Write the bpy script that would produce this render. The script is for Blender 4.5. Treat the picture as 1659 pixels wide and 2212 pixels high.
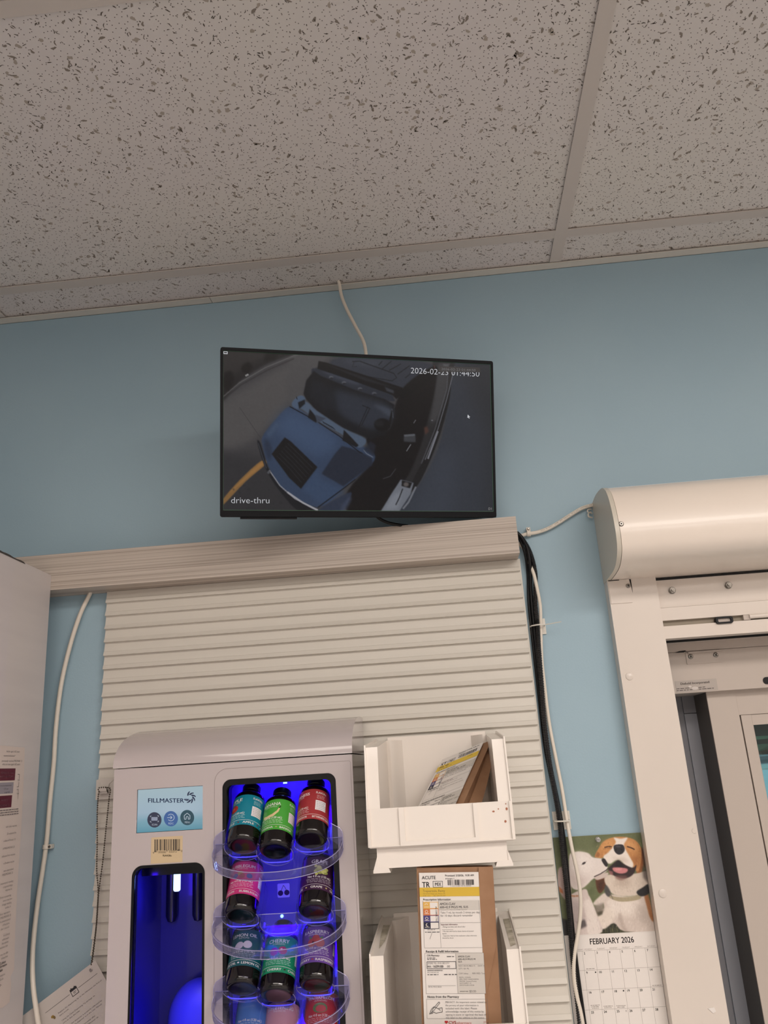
import bpy, bmesh, math, random
import numpy as np
from mathutils import Vector, Matrix

for o in list(bpy.data.objects): bpy.data.objects.remove(o)
SC = bpy.context.scene
COL = SC.collection
R = math.radians

# ------------------------------------------------------------------ camera, world, lights, exposure
CAMZ, CAMY = 1.597, -1.53            # eye point, wall plane is y = 0
F_PX = 1748.88                       # focal length for a 1659 x 2212 frame
PITCH, YAW, ROLL = 1.87773004, 0.06265079, -0.06431512
cam_rot = Matrix.Rotation(YAW, 3, 'Z') @ Matrix.Rotation(PITCH, 3, 'X') @ Matrix.Rotation(ROLL, 3, 'Z')
cd = bpy.data.cameras.new('camera')
cam = bpy.data.objects.new('camera', cd); COL.objects.link(cam)
cam.matrix_world = Matrix.Translation((0, CAMY, CAMZ)) @ cam_rot.to_4x4()
cd.sensor_fit = 'VERTICAL'; cd.sensor_height = 24.0
cd.lens = F_PX * 24.0 / 2212.0
cd.clip_start = 0.02; cd.clip_end = 200
SC.camera = cam

SC.view_settings.view_transform = 'Standard'
SC.view_settings.look = 'None'
SC.view_settings.gamma = 1.0
SC.view_settings.exposure = 0.0
SC.view_settings.use_curve_mapping = False

CEIL = 2.60
world = bpy.data.worlds.new('world'); SC.world = world; world.use_nodes = True
wn = world.node_tree.nodes; wn.clear()
wb = wn.new('ShaderNodeBackground'); wo = wn.new('ShaderNodeOutputWorld')
wb.inputs[0].default_value = (0.80, 0.90, 0.97, 1); wb.inputs[1].default_value = 1.9
world.node_tree.links.new(wb.outputs[0], wo.inputs[0])

def area_light(name, loc, rot, sx, sy, power, color):
    l = bpy.data.lights.new(name, 'AREA'); l.shape = 'RECTANGLE'; l.size = sx; l.size_y = sy
    l.energy = power; l.color = color
    o = bpy.data.objects.new(name, l); COL.objects.link(o); o.location = loc; o.rotation_euler = rot
    return o
WARM = (1.0, 0.93, 0.885)
LAMPS = [(-0.306, -1.642, 5.0), (0.913, -1.642, 21.0), (0.913, -2.861, 15.0), (-0.306, -3.471, 13.5), (2.132, -2.861, 12.0), (-1.525, -3.471, 6.0)]
for lx, ly, pw in LAMPS:
    area_light('ceiling_lamp_light', (lx, ly, CEIL - 0.022), (0, 0, 0), 1.10, 0.50, pw, WARM)

# ------------------------------------------------------------------ helpers
def s2l(c):
    return tuple((v / 255 / 12.92) if v / 255 <= 0.04045 else ((v / 255 + 0.055) / 1.055) ** 2.4 for v in c)

_m = {}
def mat(name, rgb, rough=0.5, metal=0.0, spec=0.5, coat=0.0, emit=None, estr=1.0, bump=None, ior=1.45):
    if name in _m: return _m[name]
    m = bpy.data.materials.new(name); m.use_nodes = True
    nt = m.node_tree; b = nt.nodes['Principled BSDF']
    b.inputs['Base Color'].default_value = (*s2l(rgb), 1)
    b.inputs['Roughness'].default_value = rough; b.inputs['Metallic'].default_value = metal
    b.inputs['Specular IOR Level'].default_value = spec; b.inputs['Coat Weight'].default_value = coat
    b.inputs['Coat Roughness'].default_value = 0.06
    if emit:
        b.inputs['Emission Color'].default_value = (*s2l(emit), 1); b.inputs['Emission Strength'].default_value = estr
    if bump:
        sc, st, dist = bump
        tc = nt.nodes.new('ShaderNodeTexCoord'); n = nt.nodes.new('ShaderNodeTexNoise'); bp = nt.nodes.new('ShaderNodeBump')
        n.inputs['Scale'].default_value = sc; n.inputs['Detail'].default_value = 3
        bp.inputs['Strength'].default_value = st; bp.inputs['Distance'].default_value = dist
        nt.links.new(tc.outputs['Object'], n.inputs['Vector']); nt.links.new(n.outputs['Fac'], bp.inputs['Height'])
        nt.links.new(bp.outputs['Normal'], b.inputs['Normal'])
    _m[name] = m
    return m
def ink(rgb, rough=0.6):
    return mat('ink_%d_%d_%d' % tuple(int(c) for c in rgb), rgb, rough)
def noisy(name, rgb_a, rgb_b, scale, rough=0.5, stretch=(1, 1, 1), detail=4, lo=0.35, hi=0.65, bump=0.0, spec=0.5, coat=0.0):
    """two-tone material driven by (stretched) object-space noise"""
    m = mat(name, rgb_a, rough, spec=spec, coat=coat); nt = m.node_tree; b = nt.nodes['Principled BSDF']
    tc = nt.nodes.new('ShaderNodeTexCoord'); mp = nt.nodes.new('ShaderNodeMapping'); n = nt.nodes.new('ShaderNodeTexNoise')
    mp.inputs['Scale'].default_value = stretch; n.inputs['Scale'].default_value = scale; n.inputs['Detail'].default_value = detail
    cr = nt.nodes.new('ShaderNodeValToRGB'); cr.color_ramp.elements[0].position = lo; cr.color_ramp.elements[1].position = hi
    cr.color_ramp.elements[0].color = (*s2l(rgb_a), 1); cr.color_ramp.elements[1].color = (*s2l(rgb_b), 1)
    nt.links.new(tc.outputs['Object'], mp.inputs['Vector']); nt.links.new(mp.outputs[0], n.inputs['Vector'])
    nt.links.new(n.outputs['Fac'], cr.inputs[0]); nt.links.new(cr.outputs[0], b.inputs['Base Color'])
    if bump:
        bp = nt.nodes.new('ShaderNodeBump'); bp.inputs['Strength'].default_value = bump; bp.inputs['Distance'].default_value = 0.0006
        nt.links.new(n.outputs['Fac'], bp.inputs['Height']); nt.links.new(bp.outputs['Normal'], b.inputs['Normal'])
    return m
def clear_mat(name, tint, refl=0.9, base=0.05, rough=0.05, haze=0.0, hazecol=(200, 200, 255)):
    m = bpy.data.materials.new(name); m.use_nodes = True; nt = m.node_tree; nt.nodes.clear()
    out = nt.nodes.new('ShaderNodeOutputMaterial'); tr = nt.nodes.new('ShaderNodeBsdfTransparent'); gl = nt.nodes.new('ShaderNodeBsdfGlossy')
    df = nt.nodes.new('ShaderNodeBsdfDiffuse'); df.inputs[0].default_value = (*s2l(hazecol), 1)
    tr.inputs[0].default_value = (*s2l(tint), 1); gl.inputs['Roughness'].default_value = rough
    fr = nt.nodes.new('ShaderNodeLayerWeight'); fr.inputs['Blend'].default_value = 0.25
    mth = nt.nodes.new('ShaderNodeMath'); mth.operation = 'MULTIPLY_ADD'
    mth.inputs[1].default_value = refl; mth.inputs[2].default_value = base; mth.use_clamp = True
    mx0 = nt.nodes.new('ShaderNodeMixShader'); mx0.inputs[0].default_value = haze
    nt.links.new(tr.outputs[0], mx0.inputs[1]); nt.links.new(df.outputs[0], mx0.inputs[2])
    mx = nt.nodes.new('ShaderNodeMixShader')
    nt.links.new(fr.outputs['Fresnel'], mth.inputs[0]); nt.links.new(mth.outputs[0], mx.inputs[0])
    nt.links.new(mx0.outputs[0], mx.inputs[1]); nt.links.new(gl.outputs[0], mx.inputs[2]); nt.links.new(mx.outputs[0], out.inputs[0])
    return m

def link(name, me, parent=None, mats=()):
    o = bpy.data.objects.new(name, me); COL.objects.link(o)
    for m in (mats if isinstance(mats, (list, tuple)) else [mats]): me.materials.append(m)
    if parent is not None: o.parent = parent
    return o
def obj(name, bm, m, parent=None, smooth=False, bevel=0.0, seg=2):
    if bevel:
        es = [e for e in bm.edges if len(e.link_faces) == 2 and e.calc_face_angle(0) > 0.5]
        bmesh.ops.bevel(bm, geom=es, offset=bevel, segments=seg, affect='EDGES', profile=0.6, clamp_overlap=True)
    bmesh.ops.recalc_face_normals(bm, faces=bm.faces)
    me = bpy.data.meshes.new(name); bm.to_mesh(me); bm.free()
    if smooth:
        me.polygons.foreach_set('use_smooth', [True] * len(me.polygons))
        try: me.set_sharp_from_angle(angle=R(38))
        except Exception: pass
    return link(name, me, parent, m)
def tag(o, label, cat, group=None):
    o['label'] = label; o['category'] = cat
    if group: o['group'] = group
    return o
def thing(name, label, cat, loc=(0, 0, 0), group=None):
    o = bpy.data.objects.new(name, None); COL.objects.link(o); o.location = loc; o.empty_display_size = 0.05
    return tag(o, label, cat, group)
def struct(o):
    o['kind'] = 'structure'; return o

def box(x0, x1, y0, y1, z0, z1, bm=None, mi=0):
    bm = bm or bmesh.new()
    v = [bm.verts.new(p) for p in ((x0, y0, z0), (x1, y0, z0), (x1, y1, z0), (x0, y1, z0), (x0, y0, z1), (x1, y0, z1), (x1, y1, z1), (x0, y1, z1))]
    for f in ((0, 3, 2, 1), (4, 5, 6, 7), (0, 1, 5, 4), (1, 2, 6, 5), (2, 3, 7, 6), (3, 0, 4, 7)):
        bm.faces.new([v[i] for i in f]).material_index = mi
    return bm
def prism(pts, a0, a1, axis='X', bm=None):
    """closed 2D outline extruded along an axis. X: pts=(y,z); Y: pts=(x,z); Z: pts=(x,y)"""
    bm = bm or bmesh.new()
    def P(p, a): return {'X': (a, p[0], p[1]), 'Y': (p[0], a, p[1]), 'Z': (p[0], p[1], a)}[axis]
    A = [bm.verts.new(P(p, a0)) for p in pts]; B = [bm.verts.new(P(p, a1)) for p in pts]
    n = len(pts)
    bm.faces.new(A); bm.faces.new(B[::-1])
    for i in range(n): bm.faces.new((A[i], A[(i + 1) % n], B[(i + 1) % n], B[i]))
    return bm
def lathe(prof, n=32, bm=None, cap=True):
    """prof = [(r,z)...] around Z"""
    bm = bm or bmesh.new(); rings = []
    for r, z in prof:
        rings.append([bm.verts.new((r * math.cos(2 * math.pi * i / n), r * math.sin(2 * math.pi * i / n), z)) for i in range(n)])
    for a, b in zip(rings, rings[1:]):
        for i in range(n): bm.faces.new((a[i], a[(i + 1) % n], b[(i + 1) % n], b[i]))
    if cap: bm.faces.new(rings[0][::-1]); bm.faces.new(rings[-1])
    return bm
def xform(bm, M): bmesh.ops.transform(bm, matrix=M, verts=bm.verts); return bm
def smooth_path(pts, n=10):
    pts = [Vector(p) for p in pts]; out = []
    P = [2 * pts[0] - pts[1]] + pts + [2 * pts[-1] - pts[-2]]
    for i in range(1, len(P) - 2):
        a, b, c, d = P[i - 1], P[i], P[i + 1], P[i + 2]
        for k in range(n):
            t = k / n
            out.append(0.5 * (2 * b + (c - a) * t + (2 * a - 5 * b + 4 * c - d) * t * t + (3 * b - a - 3 * c + d) * t ** 3))
    out.append(pts[-1]); return out
def tube(path, r, n=10, bm=None, rfun=None):
    bm = bm or bmesh.new(); path = [Vector(p) for p in path]
    up = Vector((0.13, 1, 0.07)).normalized(); rings = []
    for i, p in enumerate(path):
        t = (path[min(i + 1, len(path) - 1)] - path[max(i - 1, 0)]).normalized()
        u = (up - t * up.dot(t)).normalized(); w = t.cross(u); up = u
        rr = rfun(i) if rfun else r
        rings.append([bm.verts.new(p + (u * math.cos(2 * math.pi * k / n) + w * math.sin(2 * math.pi * k / n)) * rr) for k in range(n)])
    for a, b in zip(rings, rings[1:]):
        for k in range(n): bm.faces.new((a[k], a[(k + 1) % n], b[(k + 1) % n], b[k]))
    bm.faces.new(rings[0][::-1]); bm.faces.new(rings[-1])
    return bm
def rrect(x0, x1, z0, z1, r, n=8):
    if not isinstance(r, (list, tuple)): r = [r] * 4
    out = []
    for (cx, cz, a0), rr in zip(((x1, z1, 0), (x0, z1, 90), (x0, z0, 180), (x1, z0, 270)), r):
        sx = -1 if cx == x1 else 1; sz = -1 if cz == z1 else 1
        for k in range(n + 1 if rr > 0 else 1):
            a = R(a0 + 90 * k / n)
            out.append((cx + sx * rr + rr * math.cos(a), cz + sz * rr + rr * math.sin(a)))
    return out
def plate(outer, holes, y0, y1):
    """flat plate in the XZ plane with holes, from y0 (front) to y1 (back)"""
    cu = bpy.data.curves.new('c', 'CURVE'); cu.dimensions = '2D'; cu.fill_mode = 'BOTH'; cu.extrude = abs(y1 - y0) / 2
    for pts in [outer] + holes:
        s = cu.splines.new('POLY'); s.points.add(len(pts) - 1); s.use_cyclic_u = True
        for i, p in enumerate(pts): s.points[i].co = (p[0], p[1], 0, 1)
    o = bpy.data.objects.new('c', cu); me = bpy.data.meshes.new_from_object(o)
    bm = bmesh.new(); bm.from_mesh(me); bpy.data.objects.remove(o); bpy.data.curves.remove(cu); bpy.data.meshes.remove(me)
    bmesh.ops.remove_doubles(bm, verts=bm.verts, dist=1e-6)
    xform(bm, Matrix.Translation((0, (y0 + y1) / 2, 0)) @ Matrix.Rotation(R(90), 4, 'X'))
    return bm

# photograph pixel -> point of the world at a known plane (used to read positions off the picture)
def ray(px, py): return cam_rot @ Vector((px - 829.5, 1106 - py, -F_PX))
def at_y(px, py, y):
    d = ray(px, py); s = (y - CAMY) / d.y; return Vector((0, CAMY, CAMZ)) + d * s
def at_x(px, py, x):
    d = ray(px, py); return Vector((0, CAMY, CAMZ)) + d * (x / d.x)
def at_plane(px, py, p0, n):
    d = ray(px, py); o = Vector((0, CAMY, CAMZ)); s = (Vector(p0) - o).dot(n) / d.dot(n); return o + d * s

# ------------------------------------------------------------------ lettering and flat artwork
_tc = {}
def text_geo(s, bold):
    k = (s, bold)
    if k in _tc: return _tc[k]
    cu = bpy.data.curves.new('t', 'FONT'); cu.body = s; cu.size = 1.0; cu.resolution_u = 3
    cu.offset = 0.0 if bold else -0.010
    o = bpy.data.objects.new('t', cu); me = bpy.data.meshes.new_from_object(o)
    vs = [(v.co.x, v.co.y) for v in me.vertices]; fs = [tuple(p.vertices) for p in me.polygons]
    bpy.data.objects.remove(o); bpy.data.curves.remove(cu); bpy.data.meshes.remove(me)
    w = max([v[0] for v in vs], default=0)
    if bold:      # heavier strokes: the same glyphs laid three times, a hair apart
        n0 = len(vs); v0 = vs; f0 = fs; vs = []; fs = []
        for i, (dx, dy) in enumerate(((-.017, 0), (.017, 0), (0, .012))): vs += [(a + dx, b + dy) for a, b in v0]; fs += [tuple(q + i * n0 for q in f) for f in f0]
    _tc[k] = (vs, fs, w); return _tc[k]
class Art:
    """flat shapes in (x right, y down) drawing units, mapped onto a surface as one mesh; later shapes lie on top"""
    def __init__(s): s.items = []; s.L = 0
    def poly(s, pts, col, layer=None):
        s.L += 1; s.items.append((list(pts), [tuple(range(len(pts)))], col, layer or s.L)); return s
    def rect(s, x0, y0, x1, y1, col, nseg=1):
        s.L += 1; vs = []; fs = []
        for i in range(nseg + 1):
            x = x0 + (x1 - x0) * i / nseg; vs += [(x, y0), (x, y1)]
        for i in range(nseg): fs.append((2 * i, 2 * i + 1, 2 * i + 3, 2 * i + 2))
        s.items.append((vs, fs, col, s.L)); return s
    def line(s, p, q, w, col):
        dx, dy = q[0] - p[0], q[1] - p[1]; l = math.hypot(dx, dy) or 1; nx, ny = -dy / l * w / 2, dx / l * w / 2
        return s.poly([(p[0] + nx, p[1] + ny), (q[0] + nx, q[1] + ny), (q[0] - nx, q[1] - ny), (p[0] - nx, p[1] - ny)], col)
    def path(s, pts, w, col):
        for a, b in zip(pts, pts[1:]): s.line(a, b, w, col)
        return s
    def frame(s, x0, y0, x1, y1, w, col):
        return s.rect(x0, y0, x1, y0 + w, col).rect(x0, y1 - w, x1, y1, col).rect(x0, y0, x0 + w, y1, col).rect(x1 - w, y0, x1, y1, col)
    def ell(s, cx, cy, rx, ry, col, rot=0, n=20):
        c, d = math.cos(R(rot)), math.sin(R(rot)); pts = []
        for i in range(n):
            a = 2 * math.pi * i / n; x, y = rx * math.cos(a), ry * math.sin(a); pts.append((cx + x * c - y * d, cy + x * d + y * c))
        return s.poly(pts, col)
    def ring(s, cx, cy, r, w, col, a0=0, a1=360, n=24):
        s.L += 1; vs = []; fs = []
        for i in range(n + 1):
            a = R(a0 + (a1 - a0) * i / n); vs += [(cx + (r - w / 2) * math.cos(a), cy + (r - w / 2) * math.sin(a)), (cx + (r + w / 2) * math.cos(a), cy + (r + w / 2) * math.sin(a))]
        for i in range(n): fs.append((2 * i, 2 * i + 1, 2 * i + 3, 2 * i + 2))
        s.items.append((vs, fs, col, s.L)); return s
    def text(s, t, x, y, cap, col, bold=False, width=None, align='l', rot=0):
        """baseline at (x,y), cap height `cap`; width squeezes or stretches the line"""
        if not t.strip(): return s
        vs, fs, w = text_geo(t, bold); k = cap / 0.70; kx = (width / w) if (width and w) else k
        off = {'l': 0, 'c': -w * kx / 2, 'r': -w * kx}[align]; c, d = math.cos(R(rot)), math.sin(R(rot))
        s.L += 1
        P = [(x + (v[0] * kx + off) * c - (-v[1] * k) * d, y + (v[0] * kx + off) * d + (-v[1] * k) * c) for v in vs]
        s.items.append((P, fs, col, s.L)); return s
    def bars(s, x0, y0, x1, y1, col, seed=1, n=46, fill=0.5):
        rnd = random.Random(seed); ws = [rnd.choice((1, 1, 2, 3)) for _ in range(n)]; tot = sum(ws); x = x0
        for i, w in enumerate(ws):
            d = w * (x1 - x0) / tot
            if i % 2 == 0: s.rect(x, y0, x + d, y1, col)
            x += d
        return s
    def greek(s, x0, x1, y, h, col, seed=0):
        """a line of print too small to read: word-length dashes"""
        rnd = random.Random(seed * 7 + int(y * 10)); x = x0
        while x < x1 - h:
            w = min(rnd.uniform(1.2, 4.2) * h, x1 - x); s.rect(x, y - h * 0.55, x + w, y, col); x += w + h * 0.7
        return s
    def build(s, name, parent, mapf, eps=0.00006, rough=0.6, step=0):
        cols = []; V = []; Fs = []; MI = []
        for vs, fs, col, L in s.items:
            if step and max(v[0] for v in vs) - min(v[0] for v in vs) > step:      # cut into strips so that the shape can follow a curve
                bm = bmesh.new(); bv = [bm.verts.new((v[0], v[1], 0)) for v in vs]
                for f in fs:
                    try: bm.faces.new([bv[i] for i in f])
                    except ValueError: pass
                x = math.floor(min(v[0] for v in vs) / step) * step + step; x1 = max(v[0] for v in vs)
                while x < x1:
                    bmesh.ops.bisect_plane(bm, geom=bm.verts[:] + bm.edges[:] + bm.faces[:], plane_co=(x, 0, 0), plane_no=(1, 0, 0)); x += step
                bm.verts.index_update(); vs = [(v.co.x, v.co.y) for v in bm.verts]; fs = [tuple(v.index for v in f.verts) for f in bm.faces]; bm.free()
            if col not in cols: cols.append(col)
            b = len(V); V += [mapf(x, y, eps * L) for x, y in vs]
            for f in fs: Fs.append(tuple(b + i for i in f)); MI.append(cols.index(col))
        me = bpy.data.meshes.new(name); me.from_pydata(V, [], Fs); me.polygons.foreach_set('material_index', MI); me.update()
        return link(name, me, parent, [c if isinstance(c, bpy.types.Material) else ink(c, rough) for c in cols])
def homog(src, dst):
    A = []; B = []
    for (x, y), (u, v) in zip(src, dst):
        A.append([x, y, 1, 0, 0, 0, -u * x, -u * y]); B.append(u); A.append([0, 0, 0, x, y, 1, -v * x, -v * y]); B.append(v)
    h = np.linalg.solve(np.array(A, float), np.array(B, float)); return np.append(h, 1).reshape(3, 3)
def happ(H, x, y):
    w = H[2, 0] * x + H[2, 1] * y + H[2, 2]; return (H[0, 0] * x + H[0, 1] * y + H[0, 2]) / w, (H[1, 0] * x + H[1, 1] * y + H[1, 2]) / w

class Canvas:
    """printed / displayed picture, painted cell by cell; drawing coordinates -> unit square by homography"""
    def __init__(s, w, h, quad, base):
        s.w, s.h = w, h; s.H = homog(quad, [(0, 0), (1, 0), (1, 1), (0, 1)]); s.im = np.zeros((h, w, 3)) + np.array(base, float)
        s.yy, s.xx = np.mgrid[0:h, 0:w] + 0.0
        q = np.array(quad, float); s.k = w / np.hypot(*(q[1] - q[0]))
    def uv(s, pts):
        return [(a * (s.w - 1), b * (s.h - 1)) for a, b in (happ(s.H, *p) for p in pts)]
    def mask(s, pts, blur):
        m = np.zeros((s.h, s.w)); P = pts; n = len(P); ss = 2
        xa = max(0, int(min(p[0] for p in P)) - 2); xb = min(s.w, int(max(p[0] for p in P)) + 3); ya = max(0, int(min(p[1] for p in P)) - 2); yb = min(s.h, int(max(p[1] for p in P)) + 3)
        if xa >= xb or ya >= yb: return m
        for sy in range(ss):
            for sx in range(ss):
                X = s.xx[ya:yb, xa:xb] + (sx + .5) / ss - .5; Y = s.yy[ya:yb, xa:xb] + (sy + .5) / ss - .5; c = np.zeros(X.shape, bool)
                for i in range(n):
                    x1, y1 = P[i]; x2, y2 = P[(i + 1) % n]
                    if y1 == y2: continue
                    c ^= ((Y < y1) != (Y < y2)) & (X < (x2 - x1) * (Y - y1) / (y2 - y1) + x1)
                m[ya:yb, xa:xb] += c
        return s.blurm(m / ss / ss, blur * s.k)
    def blurm(s, m, b):
        if b < 0.4: return m
        r = int(b * 2.5) + 1; k = np.exp(-0.5 * (np.arange(-r, r + 1) / b) ** 2); k /= k.sum()
        p = np.pad(m, r, mode='edge')
        p = sum(k[i] * p[:, i:i + s.w] for i in range(2 * r + 1)); return sum(k[i] * p[i:i + s.h, :] for i in range(2 * r + 1))
    def poly(s, col, pts, blur=1.5, a=1.0, smooth=True):
        if smooth and len(pts) > 4:
            n = len(pts); q = []
            for i in range(n):
                A, B, C, D = [np.array(pts[(i + j) % n], float) for j in (-1, 0, 1, 2)]
                for t in (0, .25, .5, .75): q.append(tuple(0.5 * (2 * B + (C - A) * t + (2 * A - 5 * B + 4 * C - D) * t * t + (3 * B - A - 3 * C + D) * t ** 3)))
            pts = q
        m = s.mask(s.uv(pts), blur)[..., None] * a; s.im = s.im * (1 - m) + np.array(col, float) * m; return s
    def line(s, col, pts, w, blur=1.0, a=1.0):
        pts = [np.array(p, float) for p in pts]; L = []; Rr = []
        for i, p in enumerate(pts):
            t = pts[min(i + 1, len(pts) - 1)] - pts[max(i - 1, 0)]; t = t / (np.hypot(*t) or 1); nrm = np.array([-t[1], t[0]]) * w / 2
            L.append(tuple(p + nrm)); Rr.append(tuple(p - nrm))
        return s.poly(col, L + Rr[::-1], blur, a, smooth=False)
    def ell(s, col, cx, cy, rx, ry, blur=1.5, a=1.0, rot=0):
        c, d = math.cos(R(rot)), math.sin(R(rot))
        return s.poly(col, [(cx + rx * math.cos(t) * c - ry * math.sin(t) * d, cy + rx * math.cos(t) * d + ry * math.sin(t) * c) for t in np.linspace(0, 2 * math.pi, 25)[:-1]], blur, a, smooth=False)
    def grain(s, amt, size=1, seed=1, rng=None):
        rs = np.random.RandomState(seed); g = rs.randn(s.h // size + 2, s.w // size + 2); g = np.kron(g, np.ones((size, size)))[:s.h, :s.w]
        if size > 1:
            g = s.blurm(g, size * 0.6)
        s.im = np.clip(s.im + g[..., None] * amt, 0, 255); return s
    def build(s, name, parent, mapf, m):
        u, v = np.meshgrid(np.linspace(0, 1, s.w), np.linspace(0, 1, s.h)); P0, PU, PV = [np.array(p, float) for p in mapf]
        V = P0 + u.reshape(-1, 1) * (PU - P0) + v.reshape(-1, 1) * (PV - P0)
        i = np.arange((s.h - 1) * s.w).reshape(s.h - 1, s.w)[:, :-1].reshape(-1)
        Fq = np.stack([i, i + s.w, i + s.w + 1, i + 1], 1)
        me = bpy.data.meshes.new(name); me.vertices.add(len(V)); me.vertices.foreach_set('co', V.reshape(-1))
        me.loops.add(Fq.size); me.loops.foreach_set('vertex_index', Fq.reshape(-1)); me.polygons.add(len(Fq)); me.polygons.foreach_set('loop_start', np.arange(0, Fq.size, 4))
        me.update(calc_edges=True)
        c = s.im.reshape(-1, 3) / 255; lin = np.where(c <= 0.04045, c / 12.92, ((c + 0.055) / 1.055) ** 2.4)
        at = me.color_attributes.new('picture', 'FLOAT_COLOR', 'POINT'); at.data.foreach_set('color', np.hstack([lin, np.ones((len(lin), 1))]).reshape(-1))
        return link(name, me, parent, m)
def picture_mat(name, emission=False, rough=0.35):
    m = bpy.data.materials.new(name); m.use_nodes = True; nt = m.node_tree; b = nt.nodes['Principled BSDF']
    a = nt.nodes.new('ShaderNodeAttribute'); a.attribute_name = 'picture'; b.inputs['Roughness'].default_value = rough
    if emission:
        b.inputs['Base Color'].default_value = (0.002, 0.002, 0.002, 1); b.inputs['Specular IOR Level'].default_value = 0.18; nt.links.new(a.outputs['Color'], b.inputs['Emission Color']); b.inputs['Emission Strength'].default_value = 0.8
    else: nt.links.new(a.outputs['Color'], b.inputs['Base Color'])
    return m

# ------------------------------------------------------------------ materials
M_wall = noisy('wall_paint_blue', (154, 181, 195), (159, 185, 198), 3.0, rough=0.55, detail=2)
def _wall_bump(m):
    nt = m.node_tree; b = nt.nodes['Principled BSDF']; tc = nt.nodes.new('ShaderNodeTexCoord'); n = nt.nodes.new('ShaderNodeTexNoise'); bp = nt.nodes.new('ShaderNodeBump')
    n.inputs['Scale'].default_value = 260; n.inputs['Detail'].default_value = 2; bp.inputs['Strength'].default_value = 0.25; bp.inputs['Distance'].default_value = 0.0006
    nt.links.new(tc.outputs['Object'], n.inputs['Vector']); nt.links.new(n.outputs['Fac'], bp.inputs['Height']); nt.links.new(bp.outputs['Normal'], b.inputs['Normal'])
_wall_bump(M_wall)
M_room = mat('room_paint', (226, 220, 216), 0.8)
M_floor = noisy('vinyl_floor', (206, 200, 198), (214, 208, 204), 6, rough=0.5)
M_tee = mat('grid_paint', (204, 194, 186), 0.45)
M_angle = mat('wall_angle_paint', (214, 208, 198), 0.45)
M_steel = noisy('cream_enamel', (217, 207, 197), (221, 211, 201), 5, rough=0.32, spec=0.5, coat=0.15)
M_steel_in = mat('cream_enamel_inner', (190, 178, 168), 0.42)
M_dark = mat('black_plastic', (12, 13, 17), 0.4, spec=.25)
M_black = mat('black_gap', (8, 8, 9), 0.7)
M_screw = mat('zinc_screw', (150, 145, 138), 0.3, metal=0.9)
M_rub = mat('black_rubber', (9, 9, 12), 0.42, spec=.3)
M_whitecab = mat('white_cable_jacket', (224, 216, 203), 0.4)
M_bin = mat('white_bin_plastic', (238, 230, 221), 0.3, coat=0.25)
M_paper = mat('white_label_paper', (232, 226, 220), 0.6)
M_kraft = noisy('kraft_paper', (150, 112, 82), (162, 124, 94), 30, rough=0.75, bump=0.1)
M_slat = noisy('slat_plastic', (208, 203, 193), (211, 206, 196), 8, rough=0.42, stretch=(0.15, 1, 6), detail=3)

# =================================================================== SETTING
WB = 0.02   # wall shell begins at y=0
OX0, OX1, OZ0, OZ1 = 0.400, 1.500, 0.95, 1.905      # the drive-thru opening
bm = box(-2.6, OX0, 0, 0.30, 0, 2.9); box(OX1, 2.6, 0, 0.30, 0, 2.9, bm); box(OX0, OX1, 0, 0.30, OZ1, 2.9, bm); box(OX0, OX1, 0, 0.30, 0, OZ0, bm)
struct(obj('wall_back', bm, M_wall))
struct(obj('wall_left', box(-2.7, -2.6, -4.6, 0.3, 0, 2.9), mat('room_paint_blue', (150, 172, 186), .8)))
struct(obj('wall_right', box(2.6, 2.7, -4.6, 0.3, 0, 2.9), M_room))
struct(obj('wall_front', box(-2.7, 2.7, -4.7, -4.6, 0, 2.9), M_room))
struct(obj('floor', box(-2.7, 2.7, -4.7, 0.3, -0.1, 0), M_floor))

# ceiling of mineral fibre tiles: pinholes in the shader, fissures as flat irregular marks, the shade of their depth painted dark
def ceiling_mat():
    m = mat('mineral_fibre_tile', (218, 208, 200), 0.9, spec=0.1); nt = m.node_tree; b = nt.nodes['Principled BSDF']
    tc = nt.nodes.new('ShaderNodeTexCoord'); v = nt.nodes.new('ShaderNodeTexVoronoi'); v.inputs['Scale'].default_value = 118; v.voronoi_dimensions = '2D'
    cr = nt.nodes.new('ShaderNodeValToRGB'); cr.color_ramp.elements[0].position = 0.055; cr.color_ramp.elements[1].position = 0.115
    cr.color_ramp.elements[0].color = (*s2l((92, 84, 76)), 1); cr.color_ramp.elements[1].color = (1, 1, 1, 1)
    n = nt.nodes.new('ShaderNodeTexNoise'); n.inputs['Scale'].default_value = 2.2; n.inputs['Detail'].default_value = 3
    c2 = nt.nodes.new('ShaderNodeValToRGB'); c2.color_ramp.elements[0].position = 0.3; c2.color_ramp.elements[1].position = 0.7
    c2.color_ramp.elements[0].color = (*s2l((217, 209, 208)), 1); c2.color_ramp.elements[1].color = (*s2l((219, 213, 206)), 1)
    mx = nt.nodes.new('ShaderNodeMix'); mx.data_type = 'RGBA'; mx.blend_type = 'MULTIPLY'; mx.inputs[0].default_value = 1
    nt.links.new(tc.outputs['Object'], v.inputs['Vector']); nt.links.new(v.outputs['Distance'], cr.inputs[0]); nt.links.new(tc.outputs['Object'], n.inputs['Vector'])
    nt.links.new(n.outputs['Fac'], c2.inputs[0]); nt.links.new(c2.outputs[0], mx.inputs[6]); nt.links.new(cr.outputs[0], mx.inputs[7]); nt.links.new(mx.outputs[2], b.inputs['Base Color'])
    return m
TX = [-2.135, -0.916, 0.303, 1.522]; TY = [-0.118] + [-0.118 - 0.0095 - 0.6096 * k for k in range(1, 8)]
rnd = random.Random(7)
bm = box(-2.6, 2.6, -4.6, 0.0, CEIL + 0.003, CEIL + 0.02)
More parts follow.
